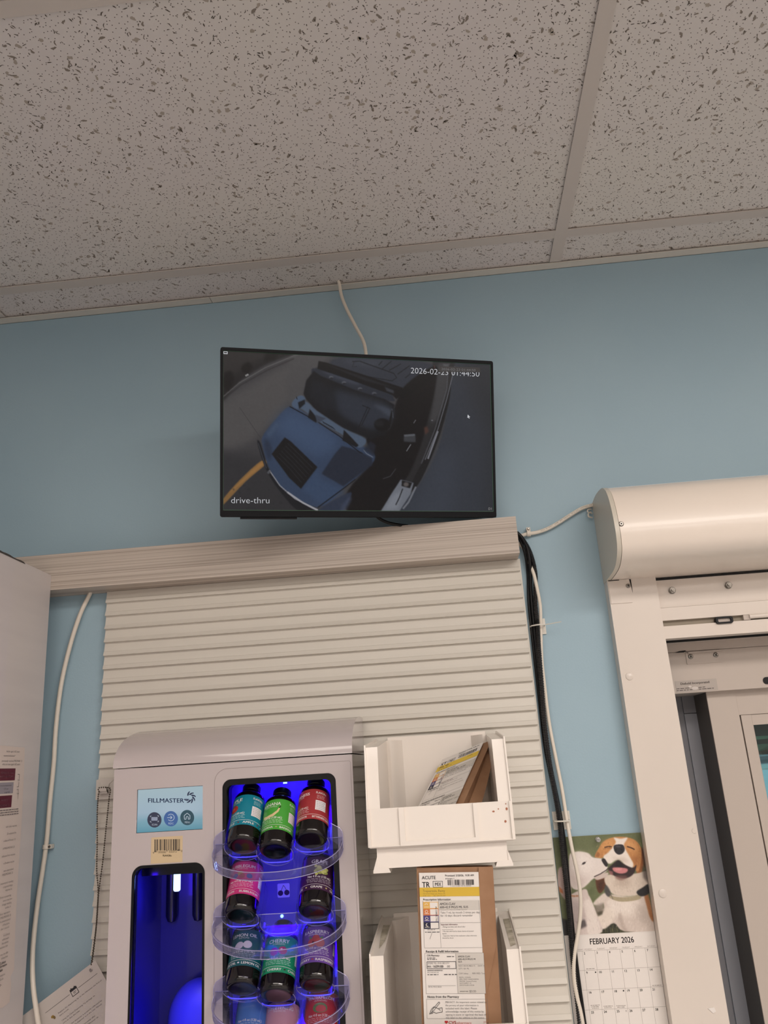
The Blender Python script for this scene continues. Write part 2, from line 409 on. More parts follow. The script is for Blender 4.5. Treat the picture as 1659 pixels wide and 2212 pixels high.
def fissure(bm, x, y, ln, wd, ang, bend, mi, z):
    n = 5; L = []; Rr = []
    for i in range(n + 1):
        t = i / n - 0.5; a = ang + bend * t
        cx = x + math.cos(ang) * ln * t - math.sin(ang) * bend * ln * (t * t) * 0.6 + rnd.uniform(-.1, .1) * wd; cy = y + math.sin(ang) * ln * t + math.cos(ang) * bend * ln * (t * t) * 0.6 + rnd.uniform(-.1, .1) * wd
        w = wd * (0.25 + 0.75 * math.sin(math.pi * min(1, max(0, (i + 0.25) / (n + 0.5))))) * rnd.uniform(0.6, 1.25) / 2
        L.append((cx - math.sin(a) * w, cy + math.cos(a) * w)); Rr.append((cx + math.sin(a) * w, cy - math.cos(a) * w))
    vs = [bm.verts.new((p[0], p[1], z)) for p in L + Rr[::-1]]
    for i in range(n): bm.faces.new((vs[i], vs[i + 1], vs[2 * n - i], vs[2 * n + 1 - i])).material_index = mi
for k in range(14500):
    x = rnd.uniform(-1.25, 1.45); y = rnd.uniform(-1.35, -0.02)
    ty = rnd.random(); ang = rnd.gauss(1.0, 1.0)
    if ty < 0.70: fissure(bm, x, y, rnd.uniform(0.0030, 0.0078), rnd.uniform(0.0010, 0.0021), ang, rnd.uniform(-1.6, 1.6), 1, CEIL + 0.0027)
    elif ty < 0.9: fissure(bm, x, y, rnd.uniform(0.005, 0.012), rnd.uniform(0.0022, 0.0046), ang, rnd.uniform(-1.8, 1.8), 2, CEIL + 0.0028)
    else: fissure(bm, x, y, rnd.uniform(0.006, 0.010), rnd.uniform(0.004, 0.0075), ang, rnd.uniform(-1, 1), 3, CEIL + 0.0029)
me = bpy.data.meshes.new('ceiling'); bm.to_mesh(me); bm.free()
struct(link('ceiling', me, None, [ceiling_mat(), ink((92, 84, 76), .9), ink((138, 128, 118), .9), ink((172, 161, 150), .9)]))
tn = 1
for x in TX:
    struct(obj('trim_%d' % tn, box(x - 0.0122, x + 0.0122, -4.6, -0.024, CEIL - 0.0015, CEIL + 0.0005), M_tee)); tn += 1
for y in TY:
    bm = bmesh.new()
    xs = [-2.6] + TX + [2.6]
    for a, b in zip(xs, xs[1:]): box(a + (0.0122 if a > -2.6 else 0), b - (0.0122 if b < 2.6 else 0), y - 0.0122, y + 0.0122, CEIL - 0.0012, CEIL + 0.0006, bm)
    struct(obj('trim_%d' % tn, bm, M_tee)); tn += 1
jx = at_y(455, 655, -0.012).x
for a, b in ((-2.6, jx), (jx + 0.0012, 2.6)):        # wall angle in two lengths butted together
    bm = box(a, b, -0.022, 0, CEIL - 0.0028, CEIL - 0.0012); box(a, b, -0.0012, 0, CEIL - 0.0028, CEIL + 0.02, bm)
    struct(obj('trim_%d' % tn, bm, M_angle)); tn += 1

# =================================================================== CEILING LIGHTS (behind the photographer)
M_lens = mat('light_lens', (250, 246, 238), 0.4, emit=(255, 240, 222), estr=2.0)
for i, (lx, ly, pw) in enumerate(LAMPS):
    t = thing('ceiling_light', 'recessed rectangular ceiling light behind the viewer', 'ceiling light', (lx, ly, CEIL), 'recessed lights behind the viewer')
    obj('light_frame', plate([(-.6, -.295), (.6, -.295), (.6, .295), (-.6, .295)], [[(-.57, -.27), (.57, -.27), (.57, .27), (-.57, .27)]], -0.006, 0.006), M_tee, t).rotation_euler = (R(90), 0, 0)
    obj('diffuser', box(-.57, .57, -.27, .27, -0.004, 0.0), M_lens, t)

# =================================================================== WALL OBJECTS
# ---- slatwall panel
SX0, SX1, SZ1, SP = -0.650, 0.1555, 1.9635, 0.0257
def slatwall():
    t = thing('slatwall_panel', 'beige horizontal slatwall panel on the blue wall behind the dispenser', 'slatwall', (0, 0, 0))
    obj('backing_board', box(SX0 - 0.001, SX1 + 0.003, -0.0105, -0.0003, 0.9, SZ1), M_slat, t)
    bm = bmesh.new(); pts = [(-0.0085, 0.9)]
    z = 1.939 + SP; zs = []
    while z > 0.92: zs.append(z); z -= SP
    prof = []
    for i, z in enumerate(zs):
        c = 0.0012 if (i * 7 % 5) in (0, 2, 3) else 0.0003
        prof += [(-0.0120, z - 0.0026), (-0.0150, z - 0.0175), (-0.0150 - c, z - 0.0182), (-0.0188, z - 0.0252), (-0.0186, z - 0.0257), (-0.0125, z - 0.0260)]
    z0 = zs[0]
    bm = bmesh.new()
    A = [bm.verts.new((SX0, y, z)) for y, z in prof]; B = [bm.verts.new((SX1, y, z)) for y, z in prof]
    C = [bm.verts.new((SX0, -0.009, z)) for y, z in prof]; D = [bm.verts.new((SX1, -0.009, z)) for y, z in prof]
    for i in range(len(prof) - 1):
        bm.faces.new((A[i], A[i + 1], B[i + 1], B[i])); bm.faces.new((A[i], C[i], C[i + 1], A[i + 1])); bm.faces.new((B[i], B[i + 1], D[i + 1], D[i]))
    obj('slats', bm, M_slat, t)
slatwall()

# ---- wood-look valance board over the slatwall
M_board = noisy('taupe_wood_laminate', (162, 150, 139), (197, 186, 175), 60, rough=0.5, stretch=(0.022, 1, 9.0), detail=6, lo=0.33, hi=0.6, bump=0.35)
tag(obj('valance_board', box(-1.05, 0.1545, -0.060, -0.0, 1.963, 2.034), M_board, bevel=0.0008), 'taupe wood grain board running across the top of the beige slatwall', 'board')

# ---- cabinet at the left with the flyer taped to its side
M_cab = noisy('white_melamine', (202, 195, 194), (208, 201, 199), 3, rough=0.45, stretch=(1, 1, 8))
cab = thing('storage_cabinet', 'tall off-white cabinet whose side panel fills the left edge', 'cabinet', (-0.742, -0.06, 0))
obj('side_panel', box(-0.019, 0, -0.62, 0, 0, 1.992), M_cab, cab)
obj('back_panel', box(-0.45, -0.019, -0.012, 0, 0, 1.99), M_cab, cab)
obj('shelf', box(-0.45, -0.019, -0.60, -0.012, 1.60, 1.62), M_cab, cab); obj('shelf', box(-0.45, -0.019, -0.60, -0.012, 1.20, 1.22), M_cab, cab)
obj('top_panel', box(-0.45, -0.019, -0.62, -0.012, 1.97, 1.99), M_cab, cab)
obj('side_panel', box(-0.469, -0.45, -0.62, 0, 0, 1.992), M_cab, cab)
bm = bmesh.new(); rnd = random.Random(3)
pts = [(-0.262, 1.990)] + [(-0.262 + i * 0.012, 1.9925 + rnd.uniform(-0.001, 0.0035) * (1 - i / 9)) for i in range(9)] + [(-0.160, 1.990)]
obj('chipped_edge', prism([(y + 0.0, z) for y, z in pts], 0.0002, 0.0008), mat('chipped_core', (70, 66, 62), .9), cab).location = (0, 0.06, 0)

def flyer():
    X = -0.7412
    t = thing('flyer', 'white printed vaccine flyer taped on the side of the left cabinet', 'flyer', (X, 0, 0))
    edge = [(53, 1615), (52, 1660), (46, 1780), (38, 1900), (33, 2000), (30, 2095), (22, 2110), (24, 2125), (20, 2165), (6, 2176), (-8, 2180)]
    E3 = [at_x(px, py, X) for px, py in edge]
    top = E3[0]; out = [(p.y, p.z) for p in E3] + [(top.y - 0.19, E3[-1].z - 0.012), (top.y - 0.19, top.z + 0.004)]
    obj('paper', prism(out, -0.0002, 0.0003), mat('flyer_paper', (214, 200, 192), .55), t)
    a = Art(); K = (52, 50, 54); mar = (92, 22, 44)
    def L(py, s, cap=0.0034, yr=None, bold=False, col=K):
        p = at_x(48 - (py - 1615) * 0.04, py, X); z = p.z; yr = yr if yr is not None else top.y - 0.012
        a.text(s, yr, -z, cap, col, bold, align='r')
    yr = top.y
    L(1626, 'Adults aged \u226565 years', yr=yr - .016); L(1635, 'recommendations*', yr=yr - .03)
    L(1646, 'previously received PREVNAR 13', yr=yr - .006); L(1653, 'who are now aged \u226565 years', yr=yr - .012)
    def bx(y0, y1, col, yr_):
        z0, z1 = at_x(20, y0, X).z, at_x(20, y1, X).z; a.rect(yr_ - 0.14, -z0, yr_, -z1, col)
    bx(1660, 1686, mar, yr - .026); bx(1690, 1714, (150, 144, 152), yr - .029); bx(1718, 1744, mar, yr - .031)
    PINK = (205, 150, 165)
    L(1671, 'PREVNAR 20, 1 dose', .0032, yr - .032, True, PINK); L(1678, 'turned to age \u226565 years', .0032, yr - .032, True, PINK)
    L(1697, 'immunocompromised', .0028, yr - .036); L(1704, 'CSF leak', .0028, yr - .045); L(1711, 'at age \u226565', .0028, yr - .040)
    L(1727, 'vaccination', .0032, yr - .044, True, PINK); L(1739, 'PNEUMOVAX 23', .0032, yr - .038, True, PINK)
    for p0, p1 in ((1673, 1683), (1700, 1690), (1706, 1726)):
        z0, z1 = at_x(32, p0, X).z, at_x(32, p1, X).z; a.line((yr - .018, -z0), (yr - .012, -z0), .0006, K).line((yr - .012, -z0), (yr - .012, -z1), .0006, K)
    for py in (1686, 1715): L(py, '1 year', .0026, yr - .009)
    for py in (1750, 1755, 1760): 
        z = at_x(20, py, X).z; a.greek(yr - .12, yr - .008, -z, .0022, (96, 88, 90), py)
    rows = [(1784, 'with other vaccines,'), (1799, '23 evaluated the'), (1813, 'a dose of Prevnar 13'), (1829, 'of PNEUMOVAX 23'), (1845, 'influenza from vaccines'), (1860, 'a 23-valent vaccine'),
            (1876, 'were determined'), (1884, 'PNEUMOVAX 23'), (1902, 'recommend, including'), (1910, 'congenital things'), (1918, 'response to'), (1931, 'Shots in presenting'), (1939, 'every area have'), (1947, 'linkage resulting'), (1955, 'surface, in'),
            (1966, 'Shots, reported in'), (1974, 'PNEUMOVAX 23'), (1982, 'the pneumococcal'), (1990, 'of functions,'), (1998, 'after a second'), (2013, 'in a clinical'), (2021, 'which were'), (2029, 'the vaccine'), (2037, 'conviction than'), (2052, 'may not offer'), (2060, 'all vaccines')]
    for i, (py, s) in enumerate(rows): L(py, s, .0031, yr - .010 - .0012 * (i % 4))
    L(2070, 'PNEUMOVAX 23, please', .0036, yr - .016, True); L(2077, 'Prescribing Information', .0036, yr - .012, True); L(2085, 'available', .0036, yr - .024, True)
    L(2096, 'Prescribing Information', .0031, yr - .016); L(2104, 'and Medication Guide', .0031, yr - .020)
    L(2117, 'MODULE 23 \u25b8', .0040, yr - .024, True)
    L(2150, 'Copyright', .0060, yr - .036, True); L(2162, 'US Product', .0034, yr - .038)
    a.build('lettering', t, lambda x, y, e: (0.0004 + e, x, -y), eps=0.00002)
flyer()

# ---- white cable down the left gap, clipped to the wall
def cable(name, px, y, r, m, label, cat='cable', parent=None, group=None):
    pts = [at_y(p[0], p[1], p[2] if len(p) > 2 else y) for p in px]
    o = obj(name, tube(smooth_path(pts, 12), r, 12), m, parent, smooth=True)
    return tag(o, label, cat, group) if label else o
cable('wall_cable', [(205, 1255, -.02), (193, 1285), (172, 1330), (150, 1400), (132, 1480), (121, 1570), (116, 1650), (108, 1730), (101, 1815), (92, 1880), (80, 1960, -.014), (71, 2050, -.026), (71, 2120, -.042), (78, 2180, -.050), (86, 2230, -.052), (92, 2262, -.052)], -0.010, 0.0042, M_whitecab,
      'long white cable curving down the blue wall beside the left cabinet')
def cable_clip(px, py, y, label, rot=0):
    p = at_y(px, py, y); t = thing('cable_clip', label, 'cable clip', p); t.rotation_euler = (0, R(rot), 0)
    bm = bmesh.new(); pts = [(math.cos(R(a)) * 0.0066, math.sin(R(a)) * 0.0066) for a in range(-90, 91, 15)] ; inn = [(math.cos(R(a)) * 0.0046, math.sin(R(a)) * 0.0046) for a in range(90, -91, -15)]
    prof = [(-x, z) for x, z in pts] + [(-x, z) for x, z in inn]
    obj('clip_body', prism(prof, -0.0035, 0.0035, 'X', bm), M_whitecab, t, smooth=True)
    obj('clip_foot', box(-0.0035, 0.0035, -0.004, 0.008, 0.0046, 0.011), M_whitecab, t, bevel=.0006)
    b = lathe([(0.0024, 0), (0.0024, .0015), (0.0015, .0026)], 12); obj('nail_head', xform(b, Matrix.Translation((0, -.004, .0078)) @ Matrix.Rotation(R(90), 4, 'X')), M_screw, t)
    return t
cable_clip(100, 1829, -0.0095, 'small white cable clip nailed over the left white cable', 90)

# ---- adhesive hook with bead chain and tag
hk = thing('adhesive_hook', 'white plastic adhesive hook on the slats beside the dispenser', 'hook', (-0.6345, -0.0188, 1.576))
obj('hook_plate', prism([(-.017, 0), (.017, 0), (.017, .034), (.008, .036), (-.008, .036), (-.017, .034)], -0.002, 0, 'Y'), mat('hook_plastic', (206, 200, 192), .35), hk, bevel=.0006)
obj('hook_tongue', prism([(0, .030), (-.003, .030), (-.009, .014), (-.015, .014), (-.017, .021), (-.015, .022), (-.0135, .017), (-.011, .010), (-.005, .010), (0, .024)], -.008, .008, 'X'), _m['hook_plastic'], hk, bevel=.0005)
obj('hook_shoulders', prism([(-.016, .033), (-.006, .024), (-.006, .010), (.006, .010), (.006, .024), (.016, .033)], -0.0034, -0.002, 'Y'), _m['hook_plastic'], hk, bevel=.0004)
def bead_chain():
    M_b = mat('bead_chain_metal', (96, 88, 78), 0.35, metal=0.8)
    a = [(214, 1711, -.034), (212, 1722, -.033), (210, 1760, -.028), (210, 1820, -.027), (209, 1880, -.027), (212, 1925, -.027), (209, 1990, -.028), (203, 2040, -.032), (197, 2085, -.040)]
    b = [(197, 2085, -.040), (200, 2070, -.038), (207, 2010, -.031), (213, 1930, -.027), (222, 1860, -.027), (229, 1790, -.028), (236, 1722, -.033), (238, 1711, -.034), (236, 1702, -.035), (214, 1702, -.035), (214, 1711, -.034)]
    P = smooth_path([at_y(*p) for p in a], 30)[:-1] + smooth_path([at_y(*p) for p in b], 30)
    bm = bmesh.new(); acc = 0; last = P[0]; n = 0
    for p in P:
        d = (p - last).length
        while acc + d >= 0.0039:
            f = (0.0039 - acc) / d; last = last.lerp(p, f); d = (p - last).length; acc = 0
            bmesh.ops.create_icosphere(bm, subdivisions=1, radius=0.00155, matrix=Matrix.Translation(last)); n += 1
        acc += d; last = p
    tube(P[::6], 0.00035, 5, bm)
    tag(obj('bead_chain', bm, M_b, smooth=True), 'thin metal bead chain looped over the white adhesive hook', 'chain')
bead_chain()
def hang_tag():
    A = R(32.6); o = thing('instruction_tag', 'tilted grey instruction card hanging from the bead chain at lower left', 'card', (-0.631, -0.040, 1.319))
    ux, uz = math.cos(A), math.sin(A); vx, vz = math.sin(A), -math.cos(A)
    Wd, Hh = 0.15, 0.12
    def P(u, v, e=0): return (-(Wd - u) * ux + v * vx, -e, -(Wd - u) * uz + v * vz)
    bm = bmesh.new()
    q = [P(0, 0), P(Wd, 0), P(Wd, Hh), P(0, Hh)]
    prism([(a[0], a[2]) for a in q], -0.0003, 0.0003, 'Y', bm)
    obj('card', bm, mat('tag_card', (196, 188, 182), .5), o)
    c = P(Wd - 0.0135, 0.0085); b = lathe([(0.0028, 0), (0.0028, .0008), (.0022, .0011)], 20)
    obj('grommet', xform(b, Matrix.Translation((c[0], -.0003, c[2])) @ Matrix.Rotation(R(90), 4, 'X')), M_screw, o)
    a = Art(); K = (30, 29, 32)
    mm = 0.001
    a.line((40 * mm, 19 * mm), (88 * mm, 19 * mm), .0006, K).line((105 * mm, 19 * mm), (143 * mm, 19 * mm), .0006, K)
    a.rect(.0905, .0135, .1035, .0255, K).rect(.0915, .0175, .1025, .0245, (196, 188, 182)).rect(.093, .0122, .095, .0145, K).rect(.0995, .0122, .1015, .0145, K)
    a.rect(.0945, .0196, .1000, .0203, K).rect(.0945, .0216, .0985, .0223, K)
    T = [(33, 'Replace the dispensing tip on the Fillmaster the first of'), (37.5, 'every month.'), (46, 'Using the Clean Dispensing Tip package, be'), (50.5, 'sure to date the tube'), (59, 'Ensure the dispenser is properly calibrated by'), (63.5, 'checking the dispenser as in the User Manual'), (72, 'A tip dripping inaccurately after'), (76.5, 'cleaning needs a new Fillmaster tip')]
    for y, s in T: a.text(s, .058 if y != 37.5 else .058, y * mm, .0022, K, align='l', width=min(.086, len(s) * .00155))
    a.ell(.048, .031, .0028, .0022, (150, 120, 50)).ell(.050, .0335, .0020, .0026, (120, 100, 60))
    a.build('lettering', o, lambda x, y, e: P(x, y, 0.0004 + e), eps=0.00002)
hang_tag()

# ---- cable from the ceiling to the monitor
cable('ceiling_cable', [(726, 603, -.026), (732, 610, -.026), (738, 640, -.02), (750, 670, -.02), (768, 705, -.03), (784, 735, -.045), (790, 760, -.06), (791, 790, -.075), (790, 815, -.085)], -.02, 0.0036, M_whitecab, 'white cable dropping from the ceiling edge to the monitor')

# =================================================================== MONITOR
def monitor():
    W, H = 0.515, 0.302
    t = thing('monitor', 'black flat security monitor showing a car in the drive-thru lane', 'monitor', (-0.115, -0.160, 2.183))
    t.rotation_mode = 'XYZ'
    t.matrix_world = Matrix.Translation((-0.115, -0.160, 2.183)) @ (Matrix.Rotation(0.316, 4, 'Z') @ Matrix.Rotation(0.242, 4, 'X') @ Matrix.Rotation(-0.009, 4, 'Y'))
    M_bez = mat('monitor_bezel', (13, 15, 20), 0.5, spec=.18)
    q = [(90, 362), (1530, 447), (1543, 1252), (82, 1266)]                  # outer corners in the enlarged crop
    Hm = homog(q, [(-W / 2, H / 2), (W / 2, H / 2), (W / 2, -H / 2), (-W / 2, -H / 2)])
    sq = [(105, 381), (1524, 461), (1529, 1233), (99, 1219)]
    S = [happ(Hm, *p) for p in sq]; sx0, sx1 = (S[0][0] + S[3][0]) / 2, (S[1][0] + S[2][0]) / 2; sz1, sz0 = (S[0][1] + S[1][1]) / 2, (S[2][1] + S[3][1]) / 2
    obj('bezel', plate(rrect(-W / 2, W / 2, -H / 2, H / 2, .004, 4), [[(sx0, sz0), (sx1, sz0), (sx1, sz1), (sx0, sz1)]], 0.0, 0.012), M_bez, t)
    obj('chin', box(-W / 2 + .001, W / 2 - .001, -0.0012, 0.004, -H / 2 + .0005, sz0 - .0045), M_bez, t, bevel=.001)
    obj('rear_shell', prism([(.012, -H / 2 + .002), (.012, H / 2 - .002), (.018, H / 2 - .006), (.040, H * .2), (.044, -H * .35), (.026, -H / 2 + .004)], -W / 2 + .003, W / 2 - .003), M_bez, t, bevel=.003)
    obj('foot_pad', box(-W / 2 + .035, -W / 2 + .135, 0.002, 0.012, -H / 2 - .0035, -H / 2), M_bez, t, bevel=.001)
    c = Canvas(560, 316, sq, (66, 65, 69))
    # painted in the coordinates of the enlarged crop
    P = c.poly
    P((50, 50, 55), [(90, 900), (320, 940), (620, 1240), (90, 1240)], 30)
    P((84, 81, 82), [(90, 670), (250, 560), (430, 460), (600, 410), (640, 430), (540, 560), (470, 640), (320, 800), (200, 880), (90, 880)], 18)
    P((80, 78, 80), [(470, 400), (700, 390), (600, 470), (530, 640), (450, 650)], 10)
    P((38, 36, 38), [(90, 370), (520, 370), (480, 400), (330, 455), (190, 545), (90, 640)], 5)
    P((54, 50, 50), [(100, 380), (330, 390), (300, 430), (180, 490), (100, 540)], 14, .8)
    P((26, 24, 25), [(205, 460), (240, 440), (260, 470), (230, 500), (205, 490)], 5)
    P((27, 25, 27), [(110, 500), (150, 490), (160, 540), (130, 590), (105, 560)], 6); P((28, 26, 27), [(330, 400), (400, 395), (380, 430), (320, 440)], 6)
    c.line((98, 95, 96), [(100, 626), (190, 550), (330, 470), (480, 410), (560, 385)], 5, 1.5); c.line((52, 50, 52), [(100, 640), (200, 560), (340, 484), (480, 425)], 6, 2)
    P((150, 148, 148), [(220, 510), (236, 502), (240, 510), (224, 518)], 1)
    P((150, 104, 50), [(95, 1165), (190, 1058), (300, 962), (330, 975), (220, 1068), (97, 1192)], 2); P((188, 124, 52), [(130, 1130), (200, 1060), (300, 968), (318, 978), (215, 1062)], 3, .7)
    c.line((48, 48, 52), [(190, 680), (300, 840)], 3, 1, .5)
    rs = random.Random(5)
    for k in range(26): c.ell((36, 38, 44), rs.uniform(150, 560), rs.uniform(1080, 1215), rs.uniform(3, 9), rs.uniform(2, 6), 2, .5)
    # wall / lane at the right
    P((50, 57, 70), [(1320, 440), (1560, 440), (1560, 1260), (1000, 1260), (1130, 1100), (1240, 900), (1300, 640)], 3)
    P((40, 44, 52), [(1380, 430), (1560, 430), (1560, 800), (1450, 700), (1400, 560)], 50, .8); P((58, 66, 82), [(1060, 1240), (1160, 1090), (1260, 900), (1330, 950), (1300, 1240)], 40, .8); P((42, 47, 55), [(1480, 400), (1560, 400), (1560, 1260), (1480, 1260)], 40, .7)
    P((40, 40, 44), [(1220, 440), (1330, 440), (1310, 560), (1250, 780), (1160, 960), (1090, 1110), (1010, 1090), (1150, 800), (1210, 620)], 4)
    P((66, 66, 70), [(1240, 470), (1290, 470), (1290, 600), (1240, 740), (1200, 760), (1220, 640)], 8, .9); P((26, 27, 31), [(1310, 560), (1300, 660), (1240, 860), (1150, 1060), (1090, 1130), (1075, 1120), (1190, 900), (1270, 680)], 2)
    c.line((110, 112, 124), [(1335, 470), (1290, 640), (1240, 800), (1170, 960)], 5, 1, .8); c.line((92, 95, 106), [(1300, 470), (1290, 590), (1225, 800), (1150, 980)], 4, 1.5, .8); c.line((120, 122, 134), [(1240, 810), (1185, 955)], 9, 1); c.line((118, 122, 134), [(1120, 1100), (1080, 1180), (1050, 1215)], 9, 1.5)
    # car: dark right side
    P((19, 18, 22), [(1060, 580), (1150, 480), (1235, 480), (1225, 600), (1195, 720), (1150, 880), (1080, 1040), (1000, 1120), (930, 1230), (760, 1230), (760, 1120), (890, 960), (860, 840), (980, 800), (1010, 690)], 4)
    # roof
    P((48, 54, 68), [(670, 455), (740, 418), (1000, 425), (1190, 450), (1215, 485), (1150, 540), (1075, 592), (960, 560), (800, 500)], 4); P((64, 72, 88), [(740, 428), (980, 440), (900, 470), (760, 450)], 12, .6)
    for x0, y0, x1, y1 in ((950, 440, 930, 462), (1000, 440, 950, 480), (1050, 455, 985, 490), (1095, 465, 1030, 510), (1140, 475, 1070, 530)): c.line((26, 30, 38), [(x0, y0), (x1, y1)], 5, 1.2)
    c.line((22, 25, 32), [(790, 442), (830, 440), (1010, 505), (1025, 528), (1000, 545), (700, 490), (670, 478)], 5, 1.5, .9); c.line((30, 33, 40), [(800, 445), (790, 470), (815, 468)], 3, 1)
    P((15, 16, 20), [(1060, 580), (1160, 500), (1235, 470), (1230, 520), (1120, 600), (1050, 640)], 3)
    P((40, 46, 60), [(575, 478), (620, 470), (800, 530), (1000, 610), (1015, 652), (960, 650), (780, 592), (620, 520), (572, 500)], 2.5, smooth=False); P((66, 74, 94), [(640, 480), (760, 520), (840, 560), (790, 560), (660, 510)], 8, .7)
    for x, y in ((677, 524), (745, 552), (830, 585), (905, 610)): c.ell((88, 92, 104), x, y, 12, 7, 2); c.ell((30, 32, 40), x + 2, y + 5, 10, 4, 2)
    P((15, 16, 20), [(612, 438), (652, 446), (860, 515), (1055, 580), (1068, 606), (1022, 640), (1000, 618), (800, 545), (604, 478)], 2, smooth=False); P((34, 36, 44), [(640, 452), (860, 526), (1040, 590), (860, 545)], 3, .8); P((70, 76, 90), [(960, 575), (1010, 595), (1010, 612), (970, 598)], 3, .7)
    # windscreen
    P((21, 23, 29), [(585, 490), (620, 515), (800, 590), (960, 640), (1012, 670), (1000, 760), (960, 830), (880, 850), (740, 790), (600, 700), (545, 640), (530, 610), (545, 540)], 2.5, smooth=False)
    P((47, 55, 72), [(700, 590), (860, 630), (960, 660), (1000, 700), (985, 760), (900, 800), (800, 780), (720, 720), (690, 650)], 18, .85); P((74, 84, 104), [(900, 670), (960, 680), (1000, 700), (995, 740), (940, 700)], 8, .6); P((30, 34, 44), [(580, 540), (680, 580), (700, 680), (640, 700), (560, 620)], 16, .8)
    P((24, 27, 34), [(640, 700), (740, 740), (860, 800), (900, 850), (740, 790)], 10, .8)
    for p in ([(870, 680), (820, 790)], [(880, 690), (835, 780)], [(840, 672), (885, 690)]): c.line((24, 26, 34), p, 4, 1.5)
    c.ell((16, 17, 21), 945, 775, 42, 34, 3); c.ell((34, 36, 42), 930, 768, 26, 18, 6, .7); c.line((18, 19, 23), [(980, 790), (1000, 700)], 10, 2)
    c.line((96, 104, 120), [(998, 690), (1004, 740)], 3, 1, .6)
    # hood
    P((46, 67, 102), [(450, 678), (380, 745), (312, 830), (312, 890), (345, 1000), (420, 1110), (600, 1206), (740, 1105), (900, 965), (870, 900), (790, 870), (600, 760), (520, 700)], 3)
    P((60, 86, 128), [(440, 700), (520, 720), (680, 820), (700, 880), (600, 940), (440, 840), (370, 800)], 30, .8); P((33, 42, 62), [(730, 885), (690, 930), (622, 1030), (736, 1096), (890, 985), (890, 950), (840, 922), (780, 898)], 3, smooth=False)
    P((52, 78, 118), [(600, 1000), (620, 1060), (740, 1120), (700, 1160), (620, 1190), (560, 1140), (520, 1110)], 10, .6)
    P((34, 48, 74), [(320, 850), (345, 860), (360, 900), (350, 960), (325, 920)], 6, .8); P((70, 92, 124), [(330, 820), (380, 760), (400, 770), (350, 840)], 6, .5)
    c.line((18, 21, 30), [(455, 676), (600, 755), (720, 835), (820, 915), (840, 925)], 5, 1.2); c.line((16, 18, 26), [(600, 1206), (740, 1105), (800, 1060)], 5, 1.5); c.line((24, 28, 40), [(800, 1060), (880, 990)], 4, 2, .7)
    P((42, 54, 80), [(612, 1212), (760, 1130), (775, 1150), (720, 1230), (620, 1230)], 3)
    c.line((120, 126, 140), [(845, 905), (860, 925), (895, 945)], 4, 1, .8); P((30, 38, 56), [(845, 905), (880, 860), (910, 880), (900, 940)], 4, .8)
    # vent
    P((20, 21, 25), [(428, 838), (460, 860), (600, 995), (512, 1108), (450, 1050), (358, 925)], 2, smooth=False)
    for k in range(6):
        t0 = k / 6; c.line((40, 42, 50), [(440 - 70 * t0 + 4, 870 + 78 * t0), (500 - 60 * t0, 925 + 88 * t0), (575 - 70 * t0, 1000 + 92 * t0)], 4, 1.3, .8)
    # cowl, wipers, left mirror
    P((74, 94, 122), [(470, 672), (540, 650), (600, 700), (740, 792), (858, 850), (820, 895), (740, 830), (600, 750), (520, 690)], 2.5)
    P((22, 24, 30), [(562, 690), (612, 752), (594, 762), (552, 735)], 2, smooth=False); P((22, 24, 30), [(742, 800), (820, 882), (806, 892), (734, 856)], 2, smooth=False); P((58, 68, 88), [(590, 720), (650, 740), (600, 765)], 2, smooth=False)
    for k in range(9): c.line((30, 38, 52), [(625 + 7 * k, 752 + 4 * k), (640 + 7 * k, 768 + 4 * k)], 2.4, .8)
    P((70, 92, 124), [(515, 618), (540, 640), (505, 690), (468, 668), (480, 640)], 2); P((22, 26, 34), [(500, 655), (536, 640), (538, 662), (506, 690)], 2, smooth=False); c.line((22, 24, 30), [(492, 625), (496, 640)], 4, 1)
    # bumper and grille line
    P((24, 27, 35), [(282, 855), (298, 866), (318, 930), (345, 1010), (430, 1125), (600, 1222), (500, 1225), (400, 1120), (335, 1020), (300, 930)], 2); c.line((150, 150, 160), [(345, 1010), (400, 1090), (480, 1160), (600, 1218)], 6, 1.2, .9); c.line((170, 170, 178), [(440, 1125), (520, 1180), (600, 1222)], 9, 1.5); c.line((90, 96, 112), [(288, 868), (310, 940), (330, 1000)], 3, 1.2, .7)
    P((84, 86, 94), [(340, 1010), (352, 1015), (345, 1030), (332, 1024)], 1.5)
    # things at the right of the car
    P((60, 63, 70), [(1060, 828), (1120, 824), (1122, 868), (1058, 864)], 3); P((92, 96, 106), [(1060, 828), (1118, 824), (1118, 834), (1062, 838)], 1.5)
    P((96, 52, 40), [(1166, 790), (1184, 784), (1192, 812), (1172, 828)], 4, .8); c.line((140, 142, 150), [(1096, 878), (1072, 915)], 4, 1, .9); c.line((130, 132, 140), [(1124, 750), (1112, 768)], 4, 1, .8); c.line((120, 122, 130), [(1015, 1005), (985, 1045), (945, 1058)], 3, 1.5, .6); c.ell((120, 122, 130), 1210, 753, 5, 3, 1, .8)
    P((114, 120, 134), [(1040, 1062), (1108, 1080), (1090, 1140), (1030, 1228), (932, 1228), (975, 1160)], 2, smooth=False); P((140, 146, 160), [(1000, 1140), (1050, 1120), (1020, 1215), (950, 1220)], 8, .6); P((20, 20, 24), [(1046, 1066), (1100, 1080), (1088, 1108), (1044, 1096)], 2); c.ell((120, 110, 108), 1068, 1088, 14, 12, 3, .8); c.line((24, 26, 32), [(1050, 1110), (1030, 1160), (1012, 1195)], 5, 1.5)
    P((66, 78, 108), [(732, 1190), (772, 1150), (778, 1170), (745, 1225), (720, 1228)], 5, .6)
    P((96, 98, 104), [(1270, 455), (1310, 455), (1300, 474), (1275, 470)], 3, .7); c.line((150, 60, 60), [(1225, 465), (1230, 485)], 5, 1.5, .5)
    c.grain(1.6, 2, 3)
